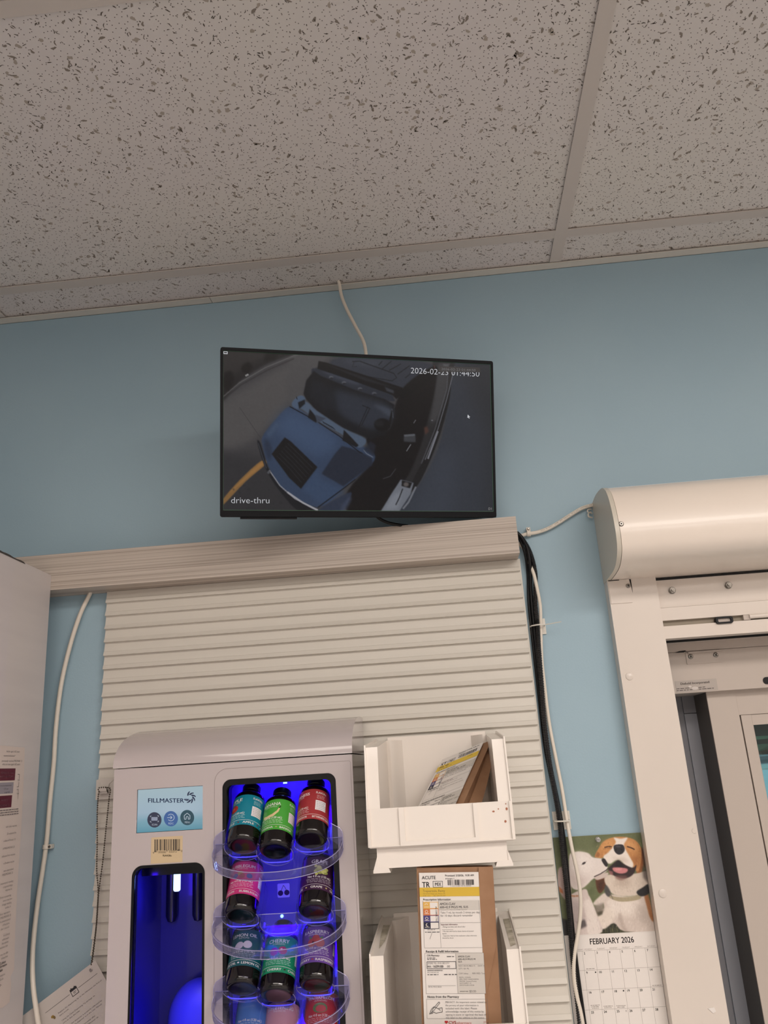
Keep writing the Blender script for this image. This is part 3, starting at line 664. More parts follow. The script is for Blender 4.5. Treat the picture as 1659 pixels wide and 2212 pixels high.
    lum = c.im.mean(axis=2, keepdims=True); c.im = (lum + (c.im - lum) * 0.74) * 0.92
    mp = [(sx0, .0035, sz1), (sx1, .0035, sz1), (sx0, .0035, sz0)]
    c.build('screen', t, mp, picture_mat('camera_feed', True, 0.22))
    a = Art(); hs = homog(sq, [(sx0, sz1), (sx1, sz1), (sx1, sz0), (sx0, sz0)])
    e = lambda n, col, s=0.8: mat(n, (5, 5, 5), .4, emit=col, estr=s)
    WT = e('osd_white', (205, 208, 214)); DK = e('osd_dark', (26, 27, 31)); GY = e('osd_grey', (112, 114, 120)); GN = e('osd_green', (60, 92, 66)); D1 = e('osd_d1', (160, 160, 160))
    a.text('2026-02-23 01:44:50', 1098, 505, 30, WT, width=366, rot=3.2); a.poly([(1252, 469), (1468, 477), (1470, 503), (1253, 498)], DK); a.text('2026-02-23 01:44:50', 1262, 490, 12, GY, width=182, rot=2.2)
    a.text('drive-thru', 139, 1181, 32, WT, width=205, rot=0.5); a.text('D1', 1500, 1223, 12, D1)
    a.poly([(1399, 724), (1412, 737), (1405, 737), (1409, 744), (1405, 745), (1401, 739), (1397, 742)], WT)
    a.poly([(106, 384), (128, 385), (128, 399), (106, 398)], WT); a.poly([(109, 387), (125, 388), (125, 395), (109, 394)], DK)
    a.line((104, 381), (1524, 461), 2, GN).line((101, 1217), (1528, 1231), 2, GN).line((105, 381), (100, 1218), 2, GN).line((1522, 461), (1527, 1232), 2, GN)
    def mp2(x, y, ee):
        u, v = happ(hs, x, y); return (u, .0033 - ee, v)
    a.build('screen_lettering', t, mp2, eps=0.00002)
    # mount behind
    obj('mount_plate', box(-.05, .05, .040, .048, -.07, .05), M_dark, t)
    cable('power_lead', [(800, 1102, -.10), (812, 1114, -.09), (826, 1124, -.08), (842, 1130, -.07), (862, 1134, -.062), (880, 1136, -.045)], -.08, .003, M_rub, 'black monitor lead drooping under the screen onto the board')
    return t
MON = monitor()
for nm, b_ in (('wall_plate', xform(box(-.04, .04, -.006, 0, -.06, .06), Matrix.Translation((-.10, 0, 2.17)))), ('arm', xform(tube([(0, -.006, 0), (0, -.045, 0), (-.012, -.112, .005)], .012, 12), Matrix.Translation((-.10, 0, 2.17))))):
    xform(b_, MON.matrix_world.inverted()); obj(nm, b_, M_dark, MON, smooth=(nm == 'arm'))

# =================================================================== DRIVE-THRU WINDOW UNIT
def screw(parent, x, y, z, r=.0045, name='screw', hexn=False, face='y'):
    if hexn:
        b = lathe([(r * 1.12, 0), (r * 1.12, .0012)], 24); lathe([(r, .0012), (r, .0050), (r * .85, .0058)], 6, b); lathe([(r * .48, .0058), (r * .48, .0090)], 12, b)
    else:
        b = lathe([(r, 0), (r, .0008), (r * .7, .0020), (r * .2, .0024)], 20)
    xform(b, Matrix.Translation((x, y, z)) @ Matrix.Rotation(R(90), 4, 'X'))
    o = obj(name, b, M_screw, parent)
    if not hexn:
        c = box(-r * .55, r * .55, -.0027, -.0020, -r * .13, r * .13); box(-r * .13, r * .13, -.0027, -.0020, -r * .55, r * .55, c)
        xform(c, Matrix.Translation((x, y, z)) @ Matrix.Rotation(R(25), 4, 'Y')); obj('slot', c, M_black, o)
    return o
hx = 0.312
hs = thing('shutter_housing', 'cream rounded roller shutter box above the drive-thru window', 'shutter box', (hx, 0, 1.905))
prof = [(0, 2.063), (-.045, 2.066), (-.100, 2.060), (-.128, 2.048), (-.144, 2.030), (-.1545, 2.006), (-.1605, 1.975), (-.1600, 1.950), (-.152, 1.930), (-.130, 1.914), (-.095, 1.906), (-.012, 1.904), (0, 1.905)]
loc = [(y, z - 1.905) for y, z in prof]
def smooth_prof(P, n=5):
    Q = smooth_path([(p[0], p[1], 0) for p in P], n); return [(q.x, q.y) for q in Q]
sp = smooth_prof(loc)
obj('cover', prism(sp, 0.0068, 1.30), noisy('housing_enamel', (232, 220, 208), (235, 224, 212), 5, rough=.34, coat=.15), hs, smooth=True)
obj('end_seam', prism([(y * .985, z * .996 + .0004) for y, z in sp], 0.0050, 0.0075), M_black, hs)
ep = [(y * 1.012 - .001, z * 1.004) for y, z in sp]
obj('end_cap', prism(ep, -0.002, 0.0055), mat('end_cap_enamel', (205, 198, 184), .35), hs, smooth=True)
obj('top_seam_strip', box(0.006, 1.30, -.098, -.088, .1535, .1565), M_steel, hs)
def on_cover(z):
    for (y0, z0), (y1, z1) in zip(sp, sp[1:]):
        if z1 <= z <= z0 and y0 < -.1: return y0 + (y1 - y0) * (z0 - z) / (z0 - z1)
    return -.12
p = at_y(1341, 1133, -.158); b = lathe([(.0045, 0), (.0045, .001), (.003, .0026)], 20)
obj('screw', xform(b, Matrix.Translation((p.x - hx, on_cover(p.z - 1.905) - .0002, p.z - 1.905)) @ Matrix.Rotation(R(90), 4, 'X')), M_screw, hs)
obj('screw_slot', xform(box(-.0013, .0013, -.0034, -.0028, -.0013, .0013), Matrix.Translation((p.x - hx, on_cover(p.z - 1.905) + .0005, p.z - 1.905))), M_black, hs)
# guide channel (vertical pillar)
gc = thing('shutter_guide_channel', 'wide cream vertical post beside the drive-thru opening under the shutter box', 'post', (0.311, 0, 0))
obj('channel', box(0, 0.0885, -0.030, 0, 0.93, 1.905), M_steel, gc, bevel=.0012)
obj('lap_plate', box(0.0015, 0.040, -0.0315, -0.030, 1.86, 1.9035), M_steel, gc)
obj('slit', prism([(.0405, 1.9035), (.0435, 1.9035), (.0435, 1.878)], -.0305, -.029, 'Y'), M_black, gc)
obj('gap', box(.002, .022, -.0316, -.0306, 1.9025, 1.9042), M_black, gc)
p = at_y(1357, 1265.5, -.032); screw(gc, p.x - .311, -.0315, p.z, .0042)
for px, py in ((1360, 1461), (1432, 1930)):
    p = at_y(px, py, -.031); b = lathe([(.0068, 0), (.0066, .0012), (.0050, .0020), (.0001, .0023)], 28, cap=False)
    obj('hole_plug', xform(b, Matrix.Translation((p.x - .311, -.030, p.z)) @ Matrix.Rotation(R(90), 4, 'X')), M_steel, gc, smooth=True)
p = at_y(1538, 2181, -.031); obj('paper_scrap', prism([(p.x - .311 - .006, p.z + .002), (p.x - .311 + .004, p.z + .003), (p.x - .311 + .006, p.z - .003), (p.x - .311 + .001, p.z - .005)], -.0312, -.030, 'Y'), M_paper, gc)
p = at_y(1500, 1795, -.031)
a = Art(); a.ring(p.x, -p.z, .004, .0004, (150, 140, 128), 60, 250); a.build('tape_mark', gc, lambda x, y, e: (x - .311, -.0302 - e, -y))

# head assembly between shutter box and opening
hb = thing('window_head_bar', 'cream bolted head bar with latch under the shutter box', 'head bar', (0.3995, 0, 1.79))
obj('bolt_plate', box(0, 1.1, -.020, 0, .0575, .109), M_steel, hb)
obj('dark_gap', box(0, 1.1, -.0212, -.002, .109, .1135), M_black, hb)
obj('upper_rail', box(0, 1.1, -.026, 0, .033, .0562), M_steel, hb, bevel=.001)
obj('groove', box(0, 1.1, -.018, 0, .0225, .033), mat('groove_grey', (148, 138, 122), .6), hb)
obj('lower_rail', box(0, 1.1, -.027, 0.002, 0, .0225), M_steel, hb, bevel=.001)
for px, py in ((1452, 1275), (1573.5, 1264)):
    p = at_y(px, py, -.022); screw(hb, p.x - .3995, -.020, p.z - 1.79, .0062, 'bolt', True)
p0 = at_y(1546, 1340, -.03); p1 = at_y(1583, 1336, -.03)
lt = obj('latch', plate(rrect(p0.x - .3995, p1.x - .3995, .0195, .0315, .004, 4), [rrect(p0.x - .3995 + .004, p1.x - .3995 - .004, .0225, .0290, .002, 3)], -.031, -.020), M_dark, hb)
obj('latch_insert', box(p0.x - .3995 + .004, p1.x - .3995 - .004, -.027, -.018, .0225, .0290), M_steel_in, lt)
p2 = at_y(1620, 1333, -.03)
obj('lock_rod', tube([(p2.x - .3995, -.027, .029), (1.1, -.027, .029)], .0042, 14), M_steel, hb, smooth=True)
obj('rod_collar', box(p2.x - .3995 - .010, p2.x - .3995 + .002, -.0265, -.0165, .0235, .0325), M_steel_in, hb, bevel=.0006)

# the window itself, set back in the opening
win = bpy.data.objects.new('window_1', None); COL.objects.link(win); win.location = (0.40, 0, 0); struct(win)
YH = 0.060
def wl(bm, name, m, **k): return obj(name, xform(bm, Matrix.Translation((-0.40, 0, 0))), m, win, **k)
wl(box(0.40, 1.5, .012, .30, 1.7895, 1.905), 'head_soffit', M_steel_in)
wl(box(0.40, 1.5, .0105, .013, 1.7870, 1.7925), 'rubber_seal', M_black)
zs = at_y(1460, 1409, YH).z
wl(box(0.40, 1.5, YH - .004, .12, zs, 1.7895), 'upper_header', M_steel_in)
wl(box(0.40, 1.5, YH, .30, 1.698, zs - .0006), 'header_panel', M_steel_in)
bp0 = at_y(1480, 1411, YH); bp1 = at_y(1560, 1430, YH)
br = wl(box(bp0.x, bp1.x, YH - .0015, YH, bp1.z, bp0.z), 'joint_bracket', M_steel_in)
wl(box(bp0.x + .004, bp1.x + .001, YH - .0065, YH - .0042, bp0.z - .0015, bp0.z + .0015), 'bracket_lip', M_steel_in)
for px, py in ((1491.8, 1418.5), (1546, 1415)):
    p = at_y(px, py, YH - .0015); sc_ = screw(win, p.x - .40, YH - .0015, p.z, .0047)
p = at_y(1470, 1407.5, YH - .005); wl(prism([(p.x - .011, p.z - .0012), (p.x - .002, p.z + .001), (p.x + .009, p.z + .0016), (p.x + .011, p.z + .0002), (p.x + .006, p.z - .0018)], YH - .0048, YH - .003, 'Y'), 'torn_seal', M_black)
p = at_y(1661, 1470, YH); wl(prism(rrect(p.x - .011, p.x + .014, p.z - .0065, p.z + .0065, .0062, 6), YH - .0012, YH - .0001, 'Y'), 'lock_slot', M_black)
s0 = at_y(1458, 1474, YH); s1 = at_y(1551, 1488, YH)
lb = wl(box(s0.x, s1.x, YH - .0006, YH - .0001, s1.z - .002, s0.z + .002), 'maker_sticker', mat('sticker_silver', (176, 166, 158), .4))
a = Art(); Wd = s1.x - s0.x
a.text('Diebold Incorporated', s0.x + Wd * .12, -(s0.z - .0055), .0042, (52, 46, 48), True, width=Wd * .70)
for i, (xa, xb) in enumerate(((.01, .36), (.54, .74))): a.greek(s0.x + Wd * xa, s0.x + Wd * xb, -(s1.z + .0045), .0020, (60, 52, 54), i)
for i, (xa, xb) in enumerate(((.01, .44), (.54, .90))): a.greek(s0.x + Wd * xa, s0.x + Wd * xb, -(s1.z + .0012), .0020, (60, 52, 54), i + 5)
a.ell(s0.x + Wd * .45, -(s1.z + .004), .006, .003, (206, 198, 192)).ell(s0.x + Wd * .34, -(s1.z + .0075), .003, .002, (206, 198, 192))
a.build('sticker_lettering', win, lambda x, y, e: (x - .40, YH - .0007 - e, -y), eps=.00002)
# left jamb (grey, deep), sliding sash stile
M_jamb = mat('jamb_grey', (132, 130, 134), .5)
wl(box(0.40, 0.52, .165, .29, 0.95, 1.698), 'jamb_back', M_jamb)
jp = at_y(1500, 1800, .158)
wl(box(0.462, 0.52, .160, .166, 0.95, 1.664), 'jamb_strip', mat('jamb_grey_light', (150, 150, 156), .45))
wl(box(0.462, 0.52, .160, .166, 1.6655, 1.698), 'jamb_strip', M_jamb)
stx = at_y(1524, 1497, .080).x
wl(box(stx, stx + .001, .080, .160, .95, 1.698), 'stile_side', mat('stile_brown', (92, 82, 76), .6))
sx2 = at_y(1588.5, 1496, .080).x
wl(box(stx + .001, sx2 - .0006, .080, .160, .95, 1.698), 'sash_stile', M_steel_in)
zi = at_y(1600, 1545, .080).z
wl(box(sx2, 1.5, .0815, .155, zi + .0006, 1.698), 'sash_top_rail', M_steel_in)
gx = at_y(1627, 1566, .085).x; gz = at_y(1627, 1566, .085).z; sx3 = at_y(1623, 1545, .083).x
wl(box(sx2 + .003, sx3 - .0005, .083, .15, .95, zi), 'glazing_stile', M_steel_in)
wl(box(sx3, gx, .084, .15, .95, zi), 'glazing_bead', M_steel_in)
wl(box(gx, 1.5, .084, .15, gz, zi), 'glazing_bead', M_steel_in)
wl(box(gx, 1.5, .100, .106, .95, gz), 'glass', clear_mat('window_glass', (196, 226, 226), .9, .04, .02))
wl(box(gx, 1.5, .13, .15, gz - .020, gz), 'outer_gasket', mat('gasket', (38, 44, 44), .6))
wl(box(gx, 1.5, .16, .26, gz - .035, gz - .026), 'outer_bar', mat('gasket', (38, 44, 44), .6))
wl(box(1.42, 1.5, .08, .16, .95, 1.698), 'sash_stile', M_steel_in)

# ---- outside, seen through the pane
struct(obj('ground_outside', box(-8, 14, .3, 20, -.15, -.1), mat('asphalt', (120, 120, 118), .9)))
M_van = mat('van_paint', (222, 230, 234), .25, coat=.6)
van = thing('delivery_van', 'pale vehicle seen through the glass at the right edge', 'vehicle', (1.55, 2.2, -.33))
vp = [(-2.3, .35), (-2.35, .95), (-1.75, 1.15), (-1.15, 1.66), (-.6, 1.82), (2.2, 1.86), (2.35, 1.5), (2.35, .4)]
obj('body', prism(vp, 0, 1.8, 'Y'), M_van, van, bevel=.05, seg=3)
obj('windscreen', prism([(-1.66, 1.18), (-1.14, 1.62), (-1.10, 1.62), (-1.60, 1.18)], -.01, 1.81, 'Y'), mat('vehicle_glass', (40, 60, 68), .1), van)
obj('side_window', prism([(-1.3, 1.2), (-.95, 1.60), (-.35, 1.66), (-.62, 1.2)], -.012, .01, 'Y'), _m['vehicle_glass'], van)
obj('side_window', prism([(-.50, 1.2), (-.24, 1.66), (1.9, 1.70), (1.9, 1.2)], -.012, .01, 'Y'), _m['vehicle_glass'], van)
obj('roof_rail', tube([(-.7, .12, 1.86), (2.0, .12, 1.89)], .02, 8), _m['vehicle_glass'], van, smooth=True)
for x in (-1.5, 1.5):
    for y in (.1, 1.7): obj('wheel', xform(lathe([(.2, -.1), (.34, -.09), (.34, .09), (.2, .1)], 24), Matrix.Translation((x, y, .36)) @ Matrix.Rotation(R(90), 4, 'X')), M_rub, van)
tr = thing('tree', 'grey green tree beyond the drive-thru lane', 'tree', (3.6, 8.5, -.1)); rnd = random.Random(2)
obj('trunk', tube([(0, 0, 0), (.05, 0, 1.2), (0, .1, 2.4)], .16, 8), mat('bark', (90, 78, 66), .9), tr)
bm = bmesh.new()
for k in range(260):
    c = Vector((rnd.gauss(0, 1.1), rnd.gauss(0, 1), 2.1 + rnd.gauss(0, .5))); bmesh.ops.create_icosphere(bm, subdivisions=1, radius=rnd.uniform(.1, .28), matrix=Matrix.Translation(c) @ Matrix.Rotation(rnd.random() * 3, 4, 'X') @ Matrix.Diagonal((1, .5, .8, 1)))
obj('foliage', bm, mat('foliage', (104, 124, 96), .8), tr)

# =================================================================== CALENDAR
def calendar():
    t = thing('wall_calendar', 'wall calendar open at February 2026 with a photo of two dogs', 'calendar', (0, 0, 0))
    X0, X1 = 0.1605, 0.3105
    sq = [(225, 283), (1136, 231), (1275, 1247), (352, 1298)]              # picture corners in the enlarged crop
    z = [at_y(1150 + p[0] * .20892, 1750 + p[1] * .20886, -.003).z for p in sq]; ZT, ZB = (z[0] + z[1]) / 2, (z[2] + z[3]) / 2
    obj('upper_leaf', box(X0, X1, -.0030, -.0012, ZB - .001, ZT), M_paper, t)
    obj('lower_leaf', box(X0, X1, -.0026, -.0008, 1.145, ZB - .001), M_paper, t)
    c = Canvas(250, 262, sq, (104, 112, 78)); P = c.poly; W_ = (226, 214, 204)
    rs = random.Random(4)
    for k in range(60): c.ell(rs.choice([(92, 102, 66), (118, 124, 88), (110, 116, 84), (84, 94, 62)]), rs.uniform(220, 1200), rs.uniform(240, 1000), rs.uniform(20, 70), rs.uniform(12, 40), 14, .5)
    P((78, 88, 56), [(220, 280), (420, 270), (400, 420), (240, 520)], 30, .6); P((58, 62, 44), [(280, 1150), (480, 1180), (480, 1300), (340, 1300)], 8)
    P((44, 44, 44), [(320, 1120), (420, 1150), (470, 1300), (345, 1300)], 6)
    # grass under the dogs
    P((74, 74, 50), [(620, 1000), (900, 1080), (1130, 1200), (1130, 1260), (720, 1280), (640, 1160)], 8); P((42, 44, 34), [(740, 1180), (830, 1120), (960, 1150), (1000, 1240), (760, 1275)], 8)
    for k in range(40): x = rs.uniform(740, 950); c.line(rs.choice([(96, 98, 64), (56, 60, 40), (130, 128, 90)]), [(x, 1270), (x + rs.uniform(-12, 12), rs.uniform(1180, 1230))], 3, 1, .7)
    # beagle: body, chest, legs
    P((210, 196, 186), [(760, 880), (1000, 900), (1200, 900), (1262, 1140), (1280, 1250), (960, 1250), (860, 1170), (740, 1230), (690, 1160), (760, 1040)], 4)
    P((226, 214, 202), [(700, 1080), (780, 1010), (860, 1040), (860, 1130), (760, 1230), (690, 1170)], 6); P((238, 228, 218), [(820, 920), (1100, 930), (1100, 1060), (900, 1100), (800, 1000)], 20, .7); P((176, 160, 150), [(930, 1060), (960, 1180), (1000, 1250), (950, 1240), (900, 1120)], 10, .7); P((180, 166, 156), [(1060, 960), (1180, 1000), (1240, 1160), (1120, 1180)], 26, .6)
    P((166, 112, 72), [(1170, 890), (1210, 880), (1262, 1140), (1225, 1110), (1195, 1000)], 5); P((216, 204, 194), [(650, 960), (760, 860), (790, 900), (740, 980), (680, 990)], 5); P((150, 138, 130), [(660, 990), (750, 960), (760, 1040), (690, 1100)], 8, .8); P((70, 66, 50), [(690, 1060), (750, 1040), (740, 1080), (700, 1100)], 6, .9)
    # ears
    P((92, 54, 34), [(680, 700), (780, 700), (770, 800), (715, 865), (680, 800)], 4); P((60, 36, 26), [(690, 760), (760, 720), (740, 820), (710, 850)], 10, .7)
    P((150, 92, 52), [(1120, 400), (1170, 420), (1165, 560), (1140, 660), (1095, 690), (1100, 520)], 5); P((76, 48, 36), [(1130, 395), (1165, 410), (1190, 560), (1170, 600), (1150, 480)], 6, .9)
    # neck
    P((214, 200, 186), [(780, 680), (1080, 660), (1200, 640), (1215, 780), (1120, 880), (900, 890), (800, 820)], 4); P((178, 160, 146), [(900, 700), (1040, 720), (1000, 800), (860, 780)], 24, .7); P((60, 52, 52), [(1150, 580), (1200, 620), (1210, 760), (1160, 700)], 10, .6)
    # head
    P((196, 138, 84), [(664, 470), (700, 400), (760, 320), (870, 278), (1000, 282), (1090, 320), (1140, 400), (1140, 520), (1110, 640), (1060, 600), (960, 480), (860, 400), (780, 470), (730, 500), (670, 492)], 3.5)
    P((214, 158, 100), [(740, 340), (840, 300), (860, 350), (800, 400), (740, 420)], 18, .8); P((220, 164, 108), [(980, 310), (1080, 340), (1110, 420), (1040, 420), (980, 360)], 18, .8); P((166, 108, 64), [(1040, 480), (1120, 480), (1110, 600), (1060, 560)], 14, .8); P((140, 88, 52), [(668, 480), (690, 430), (720, 460), (700, 490)], 6, .7)
    P((236, 226, 216), [(860, 284), (930, 296), (1000, 284), (985, 320), (965, 370), (1020, 480), (1060, 560), (1040, 610), (980, 580), (930, 520), (880, 520), (820, 560), (770, 530), (752, 480), (800, 440), (850, 380), (880, 330)], 5)
    P((204, 188, 176), [(840, 480), (900, 500), (960, 490), (1010, 540), (900, 540)], 16, .7)
    c.line((62, 36, 24), [(762, 388), (800, 378), (838, 380)], 12, 2.5); c.line((62, 36, 24), [(995, 378), (1040, 392), (1075, 410)], 12, 2.5); c.line((120, 74, 44), [(750, 405), (800, 395), (840, 398)], 8, 4, .6)
    # mouth
    P((46, 32, 34), [(800, 610), (850, 560), (905, 520), (960, 560), (1050, 600), (1090, 570), (1075, 640), (1030, 690), (960, 710), (880, 690), (830, 660)], 4); P((26, 20, 24), [(880, 560), (910, 530), (950, 570), (960, 600), (880, 600)], 5); P((204, 132, 134), [(848, 600), (920, 596), (1000, 612), (985, 650), (920, 660), (860, 636)], 4); P((226, 160, 160), [(870, 606), (950, 606), (930, 628), (880, 626)], 6, .7); P((150, 100, 100), [(800, 625), (850, 640), (850, 680), (820, 670)], 4, .8); P((120, 84, 78), [(880, 680), (980, 680), (1000, 700), (940, 730), (880, 710)], 8, .7)
    P((40, 38, 42), [(858, 372), (900, 356), (955, 362), (972, 410), (950, 450), (905, 462), (868, 430)], 3); c.ell((92, 90, 96), 905, 378, 28, 10, 5, .7); c.ell((14, 14, 16), 880, 412, 9, 10, 3); c.ell((14, 14, 16), 940, 412, 9, 10, 3)
    # collar
    P((170, 158, 130), [(800, 850), (840, 890), (940, 905), (1060, 895), (1130, 870), (1135, 915), (1060, 940), (930, 950), (840, 925), (800, 890)], 3); P((34, 34, 36), [(1090, 850), (1160, 800), (1215, 770), (1220, 860), (1140, 895)], 4); P((70, 68, 70), [(770, 780), (800, 800), (830, 870), (800, 900), (765, 850)], 5, .9); c.line((110, 104, 92), [(820, 860), (850, 925)], 8, 2, .8)
    # white dog
    P((214, 200, 194), [(396, 900), (560, 820), (600, 880), (640, 960), (700, 1120), (740, 1260), (590, 1290), (480, 1290), (430, 1200), (400, 1050)], 4); P((186, 172, 170), [(420, 960), (520, 980), (560, 1100), (520, 1210), (450, 1180)], 20, .7); P((64, 58, 60), [(480, 1160), (560, 1130), (585, 1200), (520, 1230)], 8, .8); P((232, 222, 214), [(550, 960), (620, 940), (690, 1120), (720, 1270), (600, 1280), (580, 1120)], 7, .8)
    P((196, 172, 166), [(285, 620), (330, 590), (400, 600), (420, 800), (400, 940), (330, 900), (285, 780)], 5); P((188, 110, 66), [(290, 790), (330, 830), (340, 870), (300, 850)], 4, .9); c.line((176, 120, 84), [(400, 885), (450, 895), (510, 890)], 16, 4, .9)
    P((228, 218, 212), [(400, 470), (450, 436), (520, 430), (600, 450), (640, 490), (740, 505), (775, 540), (795, 590), (780, 640), (700, 690), (640, 720), (590, 770), (540, 810), (480, 830), (420, 790), (400, 640)], 4); P((206, 190, 184), [(420, 640), (500, 700), (600, 700), (520, 800), (430, 780)], 26, .7); P((240, 232, 226), [(440, 460), (560, 450), (640, 540), (600, 640), (480, 600)], 26, .7)
    P((206, 190, 182), [(660, 690), (740, 660), (800, 650), (790, 690), (730, 716), (680, 726)], 4); c.line((50, 36, 38), [(655, 694), (720, 664), (780, 626), (800, 604)], 9, 2.2); P((40, 34, 38), [(732, 515), (760, 503), (782, 530), (798, 570), (780, 590), (750, 555)], 3); c.ell((30, 24, 26), 550, 552, 22, 10, 2.5, 1, -35); c.line((120, 100, 100), [(520, 572), (580, 530)], 4, 2, .6)
    c.line((176, 160, 156), [(600, 456), (630, 478), (655, 486)], 5, 3, .7)
    rs = random.Random(12)
    for (x0, y0, x1, y1, dk, lt, nn, dx, dy) in ((700, 1080, 1240, 1240, (186, 172, 162), (240, 232, 224), 70, -6, 26), (800, 900, 1150, 1080, (196, 182, 170), (244, 236, 228), 60, -3, 30), (820, 700, 1180, 860, (184, 168, 154), (232, 222, 210), 60, 8, 26),
                                             (430, 850, 720, 1260, (190, 176, 172), (240, 232, 226), 60, 6, 34), (430, 450, 640, 780, (212, 200, 194), (240, 232, 228), 50, 18, 14), (690, 320, 840, 480, (160, 104, 60), (226, 170, 112), 40, -10, 18), (1020, 320, 1140, 640, (150, 98, 58), (222, 166, 110), 46, 6, 26)):
        for k in range(nn):
            x, y = rs.uniform(x0, x1), rs.uniform(y0, y1); i_, j_ = [int(q) for q in c.uv([(x, y)])[0]]
            if not (0 <= i_ < c.w and 0 <= j_ < c.h): continue
            px_ = c.im[j_, i_]
            if abs(px_.mean() - (np.array(dk).mean() + np.array(lt).mean()) / 2) > 42: continue
            c.line(rs.choice([dk, lt]), [(x, y), (x + dx * rs.uniform(.5, 1.3), y + dy * rs.uniform(.6, 1.2))], rs.uniform(3, 6), 2, .45)
    c.grain(3.0, 2, 8)
    c.build('dog_photo', t, [(X0, -.0031, ZT), (X1, -.0031, ZT), (X0, -.0031, ZB)], picture_mat('calendar_print', False, .38))
    # page lettering, drawn in the crop's units
    H = homog([(352, 1298), (1275, 1247), (1385, 2085), (460, 2140)], [(X0, ZB), (X1, ZB), (X1, ZB - (1298 and (ZB - at_y(1150 + 1385 * .20892, 1750 + 2085 * .20886, -.003).z))), (X0, ZB - (ZB - at_y(1150 + 1385 * .20892, 1750 + 2085 * .20886, -.003).z))])
    a = Art(); K = (74, 68, 66); G = (140, 130, 124)
    U = (X1 - X0) / 150.0; ux = lambda mm: X0 + mm * U
    col = [X0 + .006 + i * .02065 for i in range(8)]
    zt = ZB - 0.0245; rows = [zt - i * .0288 for i in range(6)]
    a.text('FEBRUARY 2026', .2375, -(ZB - .0155), .0088, K, True, width=.073, align='c')
    for i, d in enumerate('SUNDAY MONDAY TUESDAY WEDNESDAY THURSDAY FRIDAY SATURDAY'.split()): a.text(d, (col[i] + col[i + 1]) / 2 if i else col[1] - .004, -(zt + .0012), .0020, G, align='c', width=.0128 if i else .012)
    for x in col: 
        if x < X1: a.line((x, -zt), (x, -rows[5]), .0003, G)
    for z_ in rows: a.line((X0 + .006, -z_), (X1, -z_), .0003, G)
    n = 1
    for r in range(4):
        for cc in range(7):
            if col[cc] > X0: a.text(str(n), col[cc] + .0022, -(rows[r] - .0052), .0034, K, True)
            n += 1
    a.ell(col[4] - .0030, -(rows[2] - .0034), .0012, .0012, (40, 36, 36)); a.ell(col[2] - .0030, -(rows[1] - .0034), .0011, .0011, (40, 36, 36)); a.text('\u20ac', col[4] - .004, -(rows[3] - .0048), .0024, K)
    for cc, r, k in ((1, 0, 1), (6, 1, 1), (1, 2, 3), (2, 2, 2), (3, 2, 2)):
        for j in range(k): a.greek(col[cc] + .003 + .001 * j, col[cc + 1] - .003 - .001 * j, -(rows[r + 1] + .0018 + (k - 1 - j) * .0022), .0012, G, r * 5 + cc + j)
    for i, m_ in enumerate(('JANUARY', 'MARCH')):
        cx = (col[5 + i] + col[6 + i]) / 2; a.text(m_ + ' 2026', cx, -(rows[4] - .0036), .0018, K, align='c')
        for r in range(4):
            for q in range(6): a.rect(cx - .0080 + q * .0029, -(rows[4] - .0066 - r * .0030), cx - .0066 + q * .0029, -(rows[4] - .0078 - r * .0030), G)
    a.build('page_lettering', t, lambda x, y, e: (x, -.0027 - e, -y), eps=.000004)
calendar()
p = at_y(1291, 1813, -.004); t = thing('push_pin', 'clear plastic push pin at the top of the dog calendar', 'push pin', p); t.rotation_euler = (R(90), 0, 0)
M_clear = clear_mat('clear_plastic', (246, 246, 252), .95, .06, .04, haze=.25, hazecol=(236, 232, 226))
b = lathe([(.0042, 0), (.0042, .0012), (.0022, .003), (.0020, .0075), (.0036, .009), (.0036, .0105), (.001, .0112)], 20); obj('pin_head', b, M_clear, t, smooth=True)

# =================================================================== CABLE BUNDLE RIGHT OF THE SLATWALL
cable('black_cable', [(1116, 1150, -.030), (1128, 1163, -.027), (1139, 1185, -.022), (1145, 1220, -.018), (1147, 1280), (1153, 1345), (1160, 1420), (1168, 1500), (1176, 1580), (1190, 1660), (1206, 1740), (1216, 1800), (1223, 1860), (1230, 1940), (1238, 2020), (1247, 2100), (1258, 2180), (1268, 2250)], -.010, .0036, M_rub,
      'smooth black cable bulging out at the corner of the wood board', 'cable', None)
cable('black_cable', [(1116, 1156, -.024), (1126, 1172, -.022), (1135, 1200, -.016), (1140, 1240), (1142, 1300), (1149, 1370), (1158, 1450), (1168, 1540), (1178, 1620), (1194, 1700), (1210, 1780), (1222, 1860), (1231, 1950), (1240, 2040), (1251, 2130), (1262, 2230)], -.007, .0026, M_rub,
      'thinner black cable running closest to the slatwall edge', 'cable')
def loom():
    pts = [(1116, 1152, -.016), (1130, 1166, -.016), (1143, 1188, -.016), (1152, 1215, -.016), (1157, 1245, -.016), (1156, 1275, -.017), (1157, 1310, -.017), (1161, 1350, -.018), (1164, 1400), (1170, 1480), (1176, 1560), (1186, 1640), (1198, 1710), (1208, 1770), (1214, 1830), (1222, 1900), (1228, 1960), (1233, 2020), (1238, 2080), (1247, 2160), (1256, 2240)]
    P = smooth_path([at_y(q[0], q[1], q[2] if len(q) > 2 else -.018) for q in pts], 60)
    Q = [P[0]]; acc = 0
    for a_, b_ in zip(P, P[1:]):
        acc += (b_ - a_).length
        if acc >= .0012: Q.append(b_); acc = 0
    o = obj('corrugated_loom', tube(Q, .004, 12, rfun=lambda i: .0045 if i % 2 else .0034), mat('loom_black', (24, 24, 26), .28), None, smooth=False)
    tag(o, 'black ribbed cable loom running down the wall right of the slatwall', 'cable loom')
loom()
